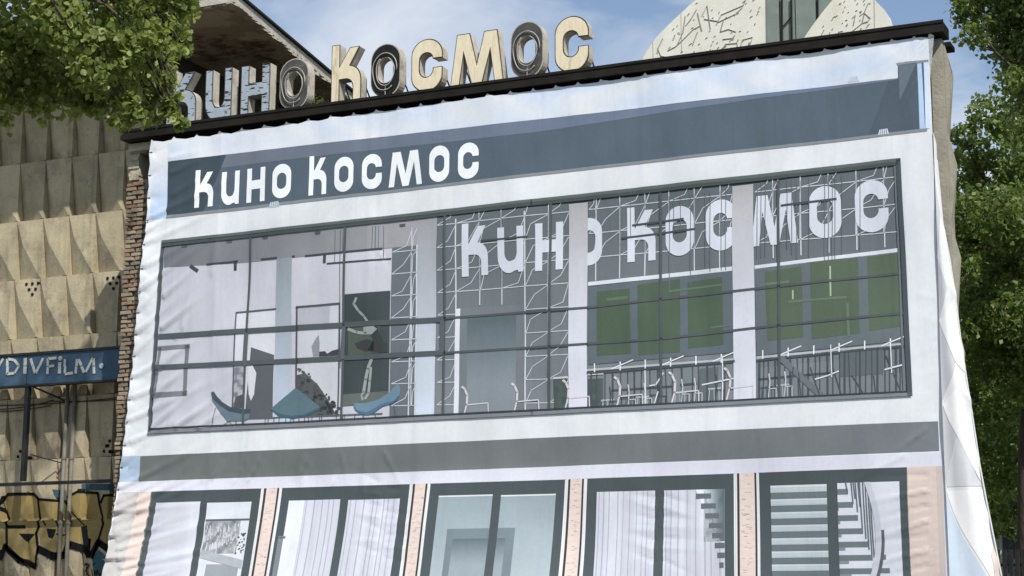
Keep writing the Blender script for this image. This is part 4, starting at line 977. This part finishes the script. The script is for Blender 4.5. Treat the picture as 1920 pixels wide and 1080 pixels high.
for i in range(60):
    t = i/59; pts.append((xa+(xb-xa)*t, .14+.02*math.sin(t*23), 10.105+.012*math.sin(t*41)+.02*abs(math.sin(t*17))))
cb = MB().tube(pts, .011, 5).build('power_cable', EDG, fix=False); tag(cb, 'thin black cable trailing along the roof behind the letters', 'cable')
# ================================================================== ROUND EMBLEM ON THE ROOF
EMB = mat('white_enamel_rusting', (.70,.695,.635), (.63,.62,.55), 2.2, .55, bump=.1, c3=(.55,.43,.22), s3=1.2, l3=.60, h3=.84)
EGR = mat('grey_green_sheet', (.20,.235,.215), (.165,.195,.18), 2.5, .55, bump=.12, c3=(.27,.30,.275), s3=2)
SCR = mat('scratch_grey', (.24,.23,.21), (.34,.33,.29), 8, .8)
em = empty('roof_emblem', (11, 2.3, 10.07)); tag(em, 'large rounded white metal emblem with grey middle strip, scribbled and rusting, on the roof', 'emblem')
EY = 2.3
def eX(x, y, Y=EY): p = at(x, y, Y); return (p[0], p[2])
zb = 10.05
left = [eX(*p) for p in ((1203,119),(1206,108),(1213,95),(1232,68),(1262,38),(1298,5),(1330,-22),(1366,-45),(1400,-58),(1431,-62))]
left = left+[(eX(1431,90)[0], zb), (left[0][0], zb)]
MB().extrude([left], EY, EY+.10).build('left_plate', EMB, em)
right = [eX(*p) for p in ((1500,84),(1520,54),(1542,24),(1562,0),(1590,-28),(1618,-14),(1640,0),(1656,16),(1667,32),(1671,45))]
right = right+[(right[-1][0]+.01, zb), (right[0][0]-.35, zb)]
MB().extrude([right], EY-.02, EY+.10).build('right_plate', EMB, em)
xs = [eX(1431,60,EY+.14)[0]-.06, eX(1462,60,EY+.14)[0], eX(1492,60,EY+.14)[0], eX(1532,60,EY+.14)[0], eX(1600,60,EY+.14)[0]]
for i in range(4):
    MB().box((xs[i]+.008, EY+.14+.02*(i % 2), zb), (xs[i+1]-.008, EY+.20, 12.6)).build('grey_sheet', EGR, em, fix=False)
MB().box((xs[0], EY+.201, zb), (xs[4], EY+.24, 12.62)).build('backing', DARKC, em, fix=False)
m_ = MB(); 
for (x_, y0_, y1_) in ((1466,-5,88),(1484,-5,84),(1533,-5,60)):
    p, q = eX(x_, y0_, EY+.12), eX(x_+1, y1_, EY+.12); m_.tube([(p[0], EY+.12, p[1]), (q[0], EY+.12, q[1])], .018, 5)
p, q = eX(1468,50,EY+.12), eX(1483,32,EY+.12); m_.tube([(p[0], EY+.12, p[1]), (q[0], EY+.12, q[1])], .012, 5)
m_.build('cable', DARKW, em, fix=False)
def scr(lines, r, name='scribble', mt=None):
    m_ = MB()
    for l_ in lines:
        pts = []
        for (x_, y_) in l_:
            u = eX(x_, y_, EY-.024 if x_ > 1490 else EY-.004); pts.append((u[0], EY-.024 if x_ > 1490 else EY-.004, u[1]))
        m_.tube(pts, r, 4)
    o = m_.build(name, mt or SCR, em, fix=False); o['kind'] = 'stuff'; return o
scr([[(1233,90),(1239,105),(1260,109)],[(1243,72),(1235,88),(1232,100)],[(1252,95),(1266,88),(1275,80),(1300,55),(1312,49)],[(1270,84),(1281,60),(1285,30)],[(1286,48),(1296,35),(1306,18)],[(1308,24),(1316,58)],[(1316,30),(1326,10),(1332,54)],[(1320,36),(1346,40)],[(1343,47),(1352,28),(1394,10),(1400,-5)],[(1346,42),(1380,26),(1392,14)],[(1350,60),(1366,55),(1380,60)],[(1356,40),(1351,58)],[(1350,100),(1360,83),(1382,81),(1384,94)],[(1388,90),(1392,75),(1411,70),(1408,80),(1396,92)],[(1352,92),(1362,86)],[(1355,74),(1372,72)],[(1368,78),(1378,66)],[(1300,80),(1308,60)],[(1262,75),(1266,65)]], .010)
scr([[(1596,60),(1606,52),(1616,44),(1628,40)],[(1598,34),(1604,28),(1600,48)],[(1616,45),(1622,20),(1628,6)],[(1612,30),(1620,24),(1632,34),(1626,42)],[(1540,66),(1545,56)],[(1556,69),(1556,60)],[(1575,68),(1580,58),(1572,60)]], .009)
sp = []
for i in range(70):
    x_ = rng.uniform(1245, 1425); y_ = rng.uniform(-5, 118-(x_-1203)*.12)
    if (x_-1203) < (118-y_)*.85: continue
    sp.append([(x_, y_), (x_+rng.uniform(1,4), y_-rng.uniform(1,4))])
for i in range(36):
    x_ = rng.uniform(1520, 1645); y_ = rng.uniform(0, 66)
    if x_ < 1562+(0-y_)*.72+8 or y_ < (x_-1625)*1.3: continue
    sp.append([(x_, y_), (x_+rng.uniform(1,4), y_-rng.uniform(1,4))])
scr(sp, .009, 'rivet_marks')
scr([[(1225,108),(1224,75)],[(1278,96),(1277,22)],[(1640,58),(1639,-2)]], .004, 'seam')
# ================================================================== SHOP SIGN ON THE PANEL BUILDING
SBLUE = mat('blue_sign_board', (.046,.095,.155), (.038,.08,.135), 3, .55, bump=.05, c3=(.075,.12,.17), s3=2)
SBLK = mat('black_steel', (.012,.013,.015), (.022,.022,.024), 6, .5)
SWH = mat('sign_letter_white', (.52,.54,.50), (.42,.45,.42), 25, .6)
SY = 1.30
def s2(x, y, Y=SY): p = at(x, y, Y); return (p[0], p[2])
sg = empty('shop_sign', (-3.2, SY, 5.95)); tag(sg, 'long blue signboard with pale broken lettering on a black steel frame, left of the cloth', 'sign')
xl, xrr = s2(-90,690)[0], s2(229,690)[0]; zt_, zb_ = s2(120,661)[1], s2(120,717)[1]
MB().box((xl, SY, zb_), (xrr, SY+.10, zt_)).build('board', SBLUE, sg, fix=False)
MB().box((xl-.02, SY-.03, zt_), (xrr+.03, SY+.12, zt_+.045)).box((xl-.02, SY-.03, zb_-.035), (xrr+.03, SY+.12, zb_)).box((xrr, SY-.02, zb_), (xrr+.03, SY+.12, zt_)).build('frame', SBLK, sg, fix=False)
seam = s2(51,690)[0]; MB().box((seam-.004, SY-.004, zb_+.01), (seam+.004, SY-.001, zt_-.01)).build('seam', SBLK, sg, fix=False)
def sl_(strokes, w=.05):
    m_ = MB()
    for (a, b) in strokes:
        A = np.array(s2(*a)); B = np.array(s2(*b)); d = B-A; l_ = np.linalg.norm(d); d /= l_; n_ = np.array([-d[1], d[0]])*w/2
        k = max(1, int(round(l_/.16)))                         # each stroke is broken into short tiles
        for i in range(k):
            p = A+d*l_*(i/k+.02); q = A+d*l_*((i+1)/k-.02)
            j = rng.uniform(-.006, .006, 2)
            m_.extrude([[tuple(p-n_+j), tuple(q-n_+j), tuple(q+n_+j), tuple(p+n_+j)]], SY-.016, SY-.002)
    return m_.build('letter', SWH, sg)
sl_([((-12,702),(-17,672)),((-10,702),(7,672))]); sl_([((15,672),(14,703)),((15,673),(27,675)),((27,675),(36,686)),((36,686),(28,700)),((28,700),(14,702))], .05)
sl_([((48,671),(47,702))], .07); sl_([((58,672),(66,701)),((68,701),(82,671))]); sl_([((91,672),(90,702)),((91,673),(107,671)),((91,687),(102,685))]); sl_([((113,679),(112,701))], .065)
sl_([((123,673),(122,701)),((122,701),(137,699))]); sl_([((145,673),(143,701)),((147,674),(159,699)),((161,699),(175,671)),((176,672),(177,701))])
c0 = s2(113.5,672); c1 = s2(191,686)
MB().tube([(c0[0], SY-.016, c0[1]), (c0[0], SY-.002, c0[1])], .045, 12).build('letter_dot', SWH, sg, fix=False)
MB().tube([(c1[0], SY-.016, c1[1]), (c1[0], SY-.002, c1[1])], .05, 14).build('dot', mat('dim_dot', (.33,.37,.41), rough=.7), sg, fix=False)
def post(x, y0, y1, w, Y=SY+.04, mt=SBLK, nm='post'):
    p, q = s2(x, y0, Y), s2(x-3, y1, Y); xm = (p[0]+q[0])/2
    return MB().box((xm-w/2, Y-w/2, q[1]), (xm+w/2, Y+w/2, p[1])).build(nm, mt, sg, fix=False)
post(50, 720, 902, .085)
zr = s2(100, 905, SY+.04)[1]
MB().box((xl, SY+.0, zr-.035), (xrr+.04, SY+.07, zr+.025)).build('rail', SBLK, sg, fix=False)
MB().box((xrr-.02, SY+.0, zr), (xrr+.05, SY+.07, zb_-.036)).build('post', SBLK, sg, fix=False)
for x_ in (-5.4,): MB().box((x_-.04, SY+.0, 0), (x_+.04, SY+.07, zr-.036)).build('post', SBLK, sg, fix=False)
p, q, r_ = s2(58,724), s2(99,750), s2(60,765)
MB().tube([(p[0], SY+.04, p[1]), (q[0], 1.80, q[1])], .018, 6).build('brace', SBLK, sg, fix=False)
MB().tube([(s2(55,852)[0], SY+.04, s2(55,852)[1]), (s2(90,866)[0], 1.79, s2(90,866)[1]), (s2(75,885)[0], 1.79, s2(75,885)[1])], .012, 5).build('brace', SBLK, sg, fix=False)
# drain pipes and wires on the panel wall
PIPE = mat('grey_pipe', (.19,.18,.15), (.13,.125,.105), 6, .6, c3=(.16,.11,.08), s3=3)
for i, (x_, ds) in enumerate(((127,'grey drain pipe on the panel wall below the blue sign, left of the pair'), (141,'grey drain pipe on the panel wall below the blue sign, right of the pair'))):
    p = s2(x_, 722, 1.74); q = s2(x_-3, 1000, 1.74)
    e = empty('drain_pipe', (p[0], 1.74, 0)); tag(e, ds, 'pipe', 'pipes under the sign')
    MB().tube([(p[0], 1.74, p[1]+.25), (p[0], 1.74, .1)], .038, 10).build('pipe', PIPE, e, smooth=True, fix=False)
    for z_ in (p[1]-.4, p[1]-1.4, p[1]-2.6): MB().tube([(p[0], 1.74, z_), (p[0], 1.74, z_+.05)], .048, 10).tube([(p[0], 1.74, z_+.025), (p[0], 1.96, z_+.025)], .012, 5).build('clamp', PIPE, e, fix=False)
m_ = MB()
for (a, b, s_) in (((-20,760),(232,744),.10),((-20,768),(100,750),.12),((0,772),(95,760),.05),((95,752),(232,748),.05)):
    A = np.array(at(*a, 1.76)); B = np.array(at(*b, 1.76)); pts = []
    for i in range(13):
        t = i/12; pts.append(A*(1-t)+B*t-np.array([0, 0, s_*4*t*(1-t)*.4]))
    m_.tube(pts, .010, 5)
wi = m_.build('wall_wires', SBLK, fix=False); tag(wi, 'thin black wires strung along the panel wall just below the blue sign', 'wire')
# ================================================================== GRAFFITI
def gz(x, y): p = at(x/4.0, 810+y/4.0, 1.82); return (p[0], p[2])
def wallf(X, Z):
    d = pdepth(X, Z)
    return np.stack([X, 2.0-d-.004, Z], -1)
GU = np.arange(-5.3, -.9, .035); GV = np.arange(1.4, 4.9, .035)
class WallSheet(Sheet): pass
GS = Sheet(GU, GV, lambda X, Z: np.stack([X, 2.0-np.max([pdepth(X+a, Z+b) for a in (-.02,0,.02) for b in (-.02,0,.02)], 0)-.006, Z], -1), (0,-1,0), PAINT, .004)
gr = GS.make('graffiti', [[[gz(*p) for p in ((20,500),(60,475),(250,470),(280,500),(285,640),(300,720),(290,870),(255,1005),(70,880),(58,700),(25,600))]], [[gz(*p) for p in ((290,505),(490,520),(512,560),(530,680),(520,850),(470,925),(320,895),(300,760))]], [[gz(*p) for p in ((515,490),(590,455),(740,465),(760,600),(780,690),(740,820),(700,950),(620,865),(520,850),(530,680))]], [[gz(*p) for p in ((770,540),(785,480),(890,470),(920,700),(890,930),(800,890),(745,830),(785,690))]], [[gz(*p) for p in ((-140,560),(0,520),(40,700),(45,850),(-30,960),(-160,900))]]], L(138,123,82), 1, None)
tag(gr, 'yellow graffiti letters with thick black outlines sprayed on the panel wall', 'graffiti')
def gst(pts, w): return stroke([gz(*p) for p in pts], w/4*.0106)
GS.make('outline', gst([(0,560),(25,490),(60,468),(250,465),(285,495),(285,640),(300,710),(280,760),(292,870),(268,1000),(240,1015),(60,880),(58,700),(30,600),(0,560)],22)+gst([(290,505),(490,520),(512,565),(530,680),(518,850)],18)+gst([(510,490),(590,448),(742,460),(762,600),(782,690),(742,820),(700,950)],18)+gst([(765,530),(785,478),(900,468)],18)+gst([(-20,950),(45,860),(150,960),(262,1010)],46)+gst([(300,880),(400,930),(490,925),(520,840),(640,880),(660,910)],52)+gst([(690,930),(745,825),(860,910)],46)+gst([(640,720),(665,930)],50)+gst([(70,712),(195,712)],24)+[[[gz(*p) for p in ((150,762),(272,765),(215,832))]]]+[[[gz(*p) for p in ((358,725),(432,730),(400,800),(372,790))]]]+gst([(430,765),(480,775),(525,765)],9)+gst([(530,590),(640,700)],8)+gst([(330,665),(350,700)],12)+gst([(420,650),(445,712)],12)+gst([(590,445),(595,432),(650,432),(655,448)],9), L(24,24,26), 2, gr)
[GS.make('blue_patch', [sh_], L(58,84,94), 1, gr) for sh_ in [[[gz(*p) for p in ((400,430),(490,440),(480,495),(420,490))]], [[gz(*p) for p in ((640,800),(690,800),(680,950),(640,940))]], [[gz(*p) for p in ((700,960),(745,880),(820,950),(880,1080),(700,1080))]], [[gz(*p) for p in ((620,390),(850,390),(850,440),(620,430))]]]]  # patches of blue spray paint among the letters
tg = GS.make('graffiti_tag', gst([(620,1000),(640,985),(665,1000),(625,1040),(660,1090)],10)+gst([(640,985),(630,1090)],10)+gst([(685,1030),(690,1085)],9)+gst([(705,1085),(712,1040),(725,1075),(738,1035),(755,1080),(770,1060)],9)+gst([(700,1000),(720,985)],8)+gst([(360,950),(385,915),(400,945),(425,920),(440,950),(380,960)],6), L(26,26,28), 3, None)
tag(tg, 'small black scribbled tag below the yellow graffiti', 'graffiti')
tg = GS.make('graffiti_tag', sum([stroke([(at(x0/4, 540+y0/4, 1.9)[0], at(x0/4, 540+y0/4, 1.9)[2]), (at(x1/4, 540+y1/4, 1.9)[0], at(x1/4, 540+y1/4, 1.9)[2])], .014) for x0, y0, x1, y1 in ((360,920,420,905),(365,940,450,935),(380,960,420,975),(370,905,380,975),(400,900,410,975),(430,905,440,960))], []), L(40,38,34), 3, None)
tag(tg, 'faint dark scrawl on the panel wall between the sign posts', 'graffiti')
# ================================================================== FENCE, HOUSE
fe = empty('slat_fence', (19.3, 6.0, 0)); tag(fe, 'dark upright slat fence under the trees at the right edge', 'fence')
zf = at(1895, 1034, 6.0)[2]; xf = at(1866, 1050, 6.0)[0]
sm = MB().box((-.035,-.012,0),(.035,.012,zf)).mesh('slat', SBLK)
for i in range(34):
    o = bpy.data.objects.new('slat', sm); COL.objects.link(o); o.parent = fe; o.matrix_parent_inverse = Matrix.Translation(-world_loc(fe)); o.location = (xf+.05+i*.105, 6.0, .03)
for z_ in (zf-.25, .4): MB().box((xf, 6.014, z_), (xf+3.7, 6.05, z_+.05)).build('rail', SBLK, fe, fix=False)
HW = mat('house_wall', (.55,.52,.46), (.48,.45,.40), 2, .9); HR = mat('house_roof', (.22,.10,.07), (.17,.08,.06), 3, .9); HG = mat('house_glass', (.05,.06,.07), rough=.15, spec=.6)
hs = empty('far_house', (14, 34, 0)); tag(hs, 'pale house glimpsed between the trunks of the trees behind the fence', 'house')
hx = at(1905, 900, 34)[0]
MB().box((hx-1.6,34,0),(hx+9,42,4.6)).build('wall', HW, hs, fix=False)
MB().poly([(hx-2,33.6,4.6),(hx+9.4,33.6,4.6),(hx+9.4,38,6.4),(hx-2,38,6.4)]).poly([(hx-2,42.4,4.6),(hx-2,38,6.4),(hx+9.4,38,6.4),(hx+9.4,42.4,6.2)]).build('roof', HR, hs, fix=False)
for i in range(4):
    for z_ in (1.2, 2.9):
        w_ = MB().box((hx-.6+i*2.4,33.93,z_-.06),(hx+.6+i*2.4,33.995,z_+1.46)).build('window_frame', SWH, hs, fix=False)
        MB().box((hx-.5+i*2.4,33.90,z_),(hx+.5+i*2.4,33.925,z_+1.4)).build('pane', HG, w_, fix=False)
# ================================================================== TREES
def leaf_mat(name, ca, cb, tr=(.16,.26,.03), trf=.45):
    m = bpy.data.materials.new(name); m.use_nodes = True; t = m.node_tree; b = t.nodes['Principled BSDF']; b.inputs['Roughness'].default_value = .5; b.inputs['Specular IOR Level'].default_value = .35
    a = nd(t, 'ShaderNodeAttribute', attribute_name='ink'); x = nd(t, 'ShaderNodeMix', data_type='RGBA'); x.inputs['A'].default_value = ca+(1,); x.inputs['B'].default_value = cb+(1,)
    t.links.new(a.outputs['Fac'], x.inputs['Factor']); t.links.new(x.outputs['Result'], b.inputs['Base Color'])
    tl_ = nd(t, 'ShaderNodeBsdfTranslucent'); x2 = nd(t, 'ShaderNodeMix', data_type='RGBA'); x2.blend_type = 'MULTIPLY'; x2.inputs['Factor'].default_value = 0
    x2.inputs['A'].default_value = tr+(1,); t.links.new(x2.outputs['Result'], tl_.inputs['Color'])
    ms = nd(t, 'ShaderNodeMixShader'); ms.inputs['Fac'].default_value = trf; out = t.nodes['Material Output']
    t.links.new(b.outputs['BSDF'], ms.inputs[1]); t.links.new(tl_.outputs['BSDF'], ms.inputs[2]); t.links.new(ms.outputs['Shader'], out.inputs['Surface'])
    return m
BARK = mat('bark', (.10,.08,.06), (.06,.05,.04), 6, .95, bump=.8, bscale=14, stretch=(1,1,.25))
LEAF1 = leaf_mat('broad_leaf', (.065,.10,.026), (.33,.38,.125), (.36,.43,.085), .42); LEAF2 = leaf_mat('dark_leaf', (.042,.070,.020), (.21,.27,.085), (.22,.31,.05), .38)
LSH = np.array([(0,0,0),(.34,.18,.06),(.46,.5,.10),(.25,.85,.04),(0,1.08,-.06),(-.25,.85,.04),(-.46,.5,.10),(-.34,.18,.06),(0,.5,-.02)])
LFC = [(0,1,8),(1,2,8),(2,3,8),(3,4,8),(4,5,8),(5,6,8),(6,7,8),(7,0,8)]
LS2 = np.array([(0,0,0),(.38,.45,.08),(0,1.05,-.05),(-.38,.45,.08)]); LF2 = [(0,1,2),(0,2,3)]
def leaves(name, cen, size, mt, parent, tr, big=True, droop=.5, rg=rng):
    sh, fc = (LSH, LFC) if big else (LS2, LF2)
    n = len(cen); s = size*rg.uniform(.55, 1.25, n)
    d = rg.normal(0, 1, (n, 3)); d[:, 2] -= droop; d /= np.linalg.norm(d, axis=1, keepdims=True)       # leaf axis
    u = rg.normal(0, 1, (n, 3)); u[:, 2] += .9; u -= (u*d).sum(1, keepdims=True)*d; u /= np.linalg.norm(u, axis=1, keepdims=True)
    r_ = np.cross(d, u)
    V = cen[:, None, :]+s[:, None, None]*(sh[None, :, 0, None]*r_[:, None, :]+sh[None, :, 1, None]*d[:, None, :]+sh[None, :, 2, None]*u[:, None, :])
    k = len(sh); F_i = (np.array(fc)[None]+(np.arange(n)*k)[:, None, None]).reshape(-1, 3)
    me = bpy.data.meshes.new(name); me.vertices.add(n*k); me.vertices.foreach_set('co', V.reshape(-1).astype(np.float32))
    me.loops.add(F_i.size); me.loops.foreach_set('vertex_index', F_i.reshape(-1).astype(np.int32)); me.polygons.add(len(F_i))
    me.polygons.foreach_set('loop_start', np.arange(0, F_i.size, 3, dtype=np.int32)); me.polygons.foreach_set('loop_total', np.full(len(F_i), 3, np.int32)) if hasattr(me.polygons[0], 'loop_total') and False else None
    me.update(calc_edges=True)
    ca_ = me.color_attributes.new('ink', 'FLOAT_COLOR', 'POINT'); v = np.repeat(np.clip(rg.beta(1.6, 2.2, n), 0, 1), k)
    ca_.data.foreach_set('color', np.stack([v, v, v, np.ones_like(v)], 1).astype(np.float32).ravel())
    me.materials.append(mt); o = link(name, me, None, parent); o['kind'] = 'stuff'
    return o
def clumps(cs, per, rg=rng):
    """cs: list of (centre, radii, weight) -> leaf positions gathered on twigs in each clump"""
    out = []
    for c, rad, w in cs:
        n = int(per*w); m_ = max(4, n//15)
        t = rg.normal(0, 1, (m_, 3)); t /= np.linalg.norm(t, axis=1, keepdims=True); t *= rg.uniform(.25, 1, (m_, 1))**.55
        tw = np.array(c)+t*np.array(rad)
        p = tw[rg.integers(0, m_, n)]+rg.normal(0, 1, (n, 3))*np.array(rad).min()*.15
        out.append(p)
    return np.concatenate(out)
def limb(m_, a, b, r0_, r1_, bend=.08, rg=rng, seg=7):
    a = np.array(a, float); b = np.array(b, float); L_ = np.linalg.norm(b-a); pts = []
    j = rg.normal(0, bend*L_, 3)
    for i in range(7):
        t = i/6; pts.append(a*(1-t)+b*t+j*math.sin(math.pi*t)+np.array([0, 0, .04*L_*math.sin(math.pi*t)]))
    m_.tube(pts, r0_, seg, r1=r1_)
def tree(name, label, base, cs, per, lsize, mt, r=.28, big=True, fork=.45, group=None, droop=.5, rg=None, twigs=3, fk=None):
    rg = rg or np.random.default_rng(abs(hash(label)) % 1000 if False else len(label)*7+3)
    e = empty(name, base); tag(e, label, 'tree', group)
    cen = np.mean([c for c, _, _ in cs], 0); base = np.array(base, float)
    if fk is None:
        fk = base+(np.array([cen[0], cen[1], cen[2]])-base)*fork; fk[:2] = base[:2]*.6+fk[:2]*.4
    m_ = MB(); limb(m_, base-np.array([0, 0, .3]), fk, r, r*.62, .02, rg, 10); m_.build('trunk', BARK, e, smooth=True, fix=False)
    m_ = MB()
    for c, rad, w in cs:
        limb(m_, fk, c, r*.26, r*.05, .05, rg)
        for q in range(twigs):
            d = rg.normal(0, 1, 3); d /= np.linalg.norm(d); limb(m_, np.array(c)+(fk-np.array(c))*.12, np.array(c)+d*np.array(rad)*.9, r*.09, r*.02, .08, rg, 5)
    m_.build('limbs', BARK, e, smooth=True, fix=False)
    leaves('crown', clumps(cs, per, rg), lsize, mt, e, None, big, droop, rg)
    return e
def cpx(px, py, dist, r, w=1.0, flat=.8): p = atd(px, py, dist); return (p, (r, r, r*flat), w)
# near tree on the left whose boughs hang into the picture
cs = []
for (px, py, r, w) in ((-40,40,.60,1),(60,20,.55,1),(150,30,.55,1.1),(250,20,.50,1),(310,30,.34,.7),(20,110,.55,1),(110,110,.55,1.1),(200,100,.50,1),(275,95,.42,.9),(330,75,.20,.3),
                       (60,170,.40,.8),(150,165,.40,.8),(225,160,.38,.8),(290,150,.30,.6),(-20,180,.45,.8),(240,205,.24,.45),(290,205,.22,.4),(325,205,.14,.22),(342,232,.085,.10),(190,190,.22,.4),(318,168,.16,.25),(120,-40,.6,1),(260,-40,.5,.8),(330,-10,.28,.5),(-150,60,.9,1.4),(-160,-120,1.0,1.4),(20,-160,.9,1.2),(180,-180,.8,1.0),(-330,0,1.1,1.5),(-130,230,.7,1.0),(-330,260,.9,1.0)):
    cs.append(cpx(px, py, 20.5+((px*7+py*3) % 17)*.11-.9, r, w))
for (c_, r_, w_) in (((6.4,-7.2,16.6),.75,.55),((6.1,-6.6,17.9),.7,.5),((5.4,-7.9,17.3),.8,.55),((6.9,-6.5,18.7),.6,.35),((5.6,-6.9,15.6),.7,.5),((4.6,-7.6,16.2),.8,.6),((6.6,-8.2,15.2),.8,.5),((4.9,-8.6,18.6),.9,.6),((6.0,-7.6,19.4),.7,.4)):
    cs.append((np.array(c_), (r_, r_, r_*.8), w_))
tb = atd(-420, 1300, 21.0); tb[2] = 0
tree('broadleaf_tree', 'leafy tree whose boughs hang over the top left corner in front of the panel wall', tuple(tb), cs, 760, .078, LEAF1, .26, True, .5, droop=.7, rg=np.random.default_rng(5), twigs=2, fk=atd(-300, -700, 21.5))
# trees at the right
R = np.random.default_rng(21)
def crown_px(pts, d0, dj, rr):
    return [cpx(px, py, d0+R.uniform(-dj, dj), r, (r/rr)**2) for px, py, r in pts]
cs = crown_px(((1850,20,.55),(1905,40,.6),(1960,10,.8),(1828,62,.28),(1885,80,.42),(1930,110,.6),(1985,120,.8),(1925,150,.42),(1950,190,.6),(1950,235,.32),(1985,240,.7),(1820,10,.30),(1880,-40,.7),(1970,-80,.9),(2060,60,1.0),(2070,200,1.0),(2040,-120,1.0)), 27, 1.0, .6)
b0 = atd(2150, 1400, 27); b0[2] = 0
tree('broadleaf_tree', 'dark leafed tree reaching into the top right corner against the sky', tuple(b0), cs, 1100, .09, LEAF2, .20, False, .55, 'trees on the right', rg=np.random.default_rng(9), fk=atd(2130, 330, 27))
cs = crown_px(((1862,215,.55),(1915,235,.65),(1830,290,.5),(1885,310,.75),(1945,320,.9),(1820,370,.5),(1870,400,.8),(1930,430,.9),(1830,470,.6),(1890,500,.8),(1825,560,.6),(1870,590,.8),(1930,590,.9),(1985,500,1),(1990,380,1),(1850,660,.8),(1920,690,.9),(1985,650,1.),(1800,430,.5),(1800,600,.6),(1808,255,.35),(1806,320,.45),(1800,380,.45),(1802,500,.5)), 37, 1.8, .7)
b0 = atd(1935, 1250, 38); b0[2] = 0
tree('broadleaf_tree', 'sunlit bushy tree just right of the concrete corner pier', tuple(b0), cs, 1100, .12, LEAF2, .24, False, .3, 'trees on the right', rg=np.random.default_rng(10), fk=atd(1960, 420, 38), twigs=1)
cs = crown_px(((1840,640,.9),(1900,660,1.0),(1850,740,.9),(1915,760,1.0),(1860,830,.8),(1925,840,.9),(1870,910,.6),(1935,930,.8),(1975,800,1.2),(1985,900,1.0),(1800,760,.8),(1800,680,.8),(1990,690,1.2),(1905,960,.5),(1880,980,.45)), 42, 2.0, .9)
b0 = atd(1960, 1230, 42); b0[2] = 0
tree('broadleaf_tree', 'deep shaded tree low at the right edge above the slat fence', tuple(b0), cs, 1200, .135, LEAF2, .24, False, .35, 'trees on the right', rg=np.random.default_rng(12), fk=atd(2000, 800, 43), twigs=1)
cs = crown_px(((1790,520,1.6),(1860,430,1.5),(1940,480,1.7),(1830,640,1.7),(1920,640,1.8),(1990,560,1.8),(1840,780,1.6),(1930,800,1.7),(1780,700,1.5),(1860,900,1.2),(1950,920,1.2),(1800,850,1.4)), 54, 2.5, 1.5)
b0 = atd(1900, 1215, 54); b0[2] = 0
tree('broadleaf_tree', 'tall dark tree farthest back, filling the gaps behind the other right hand trees', tuple(b0), cs, 2600, .19, LEAF2, .34, False, .3, 'trees on the right', rg=np.random.default_rng(13), fk=atd(1960, 650, 55), twigs=1)
# weeds growing on the roof edge
for (px, py, ds) in ((594,197,'small weed sprouting on the roof edge beside the grey letter О'), (588,190,'')):
    if not ds: continue
    p = at(px, py, .15); e = empty('roof_weed', (p[0], .15, 10.085)); tag(e, ds, 'weed')
    m_ = MB()
    for q in range(9):
        d = rng.normal(0, .12, 2); m_.tube([(p[0]+d[0]*.3, .15, 10.086), (p[0]+d[0], .15+d[1]*.4, 10.14+rng.uniform(.05,.16))], .004, 4)
    m_.build('stem', BARK, e, fix=False)
    leaves('leaf', np.array([p[0], .15, 10.2])+rng.normal(0, 1, (160, 3))*np.array([.13,.05,.05]), .035, leaf_mat('dry_weed', (.14,.13,.04), (.24,.22,.08)), e, None, False, -.5)
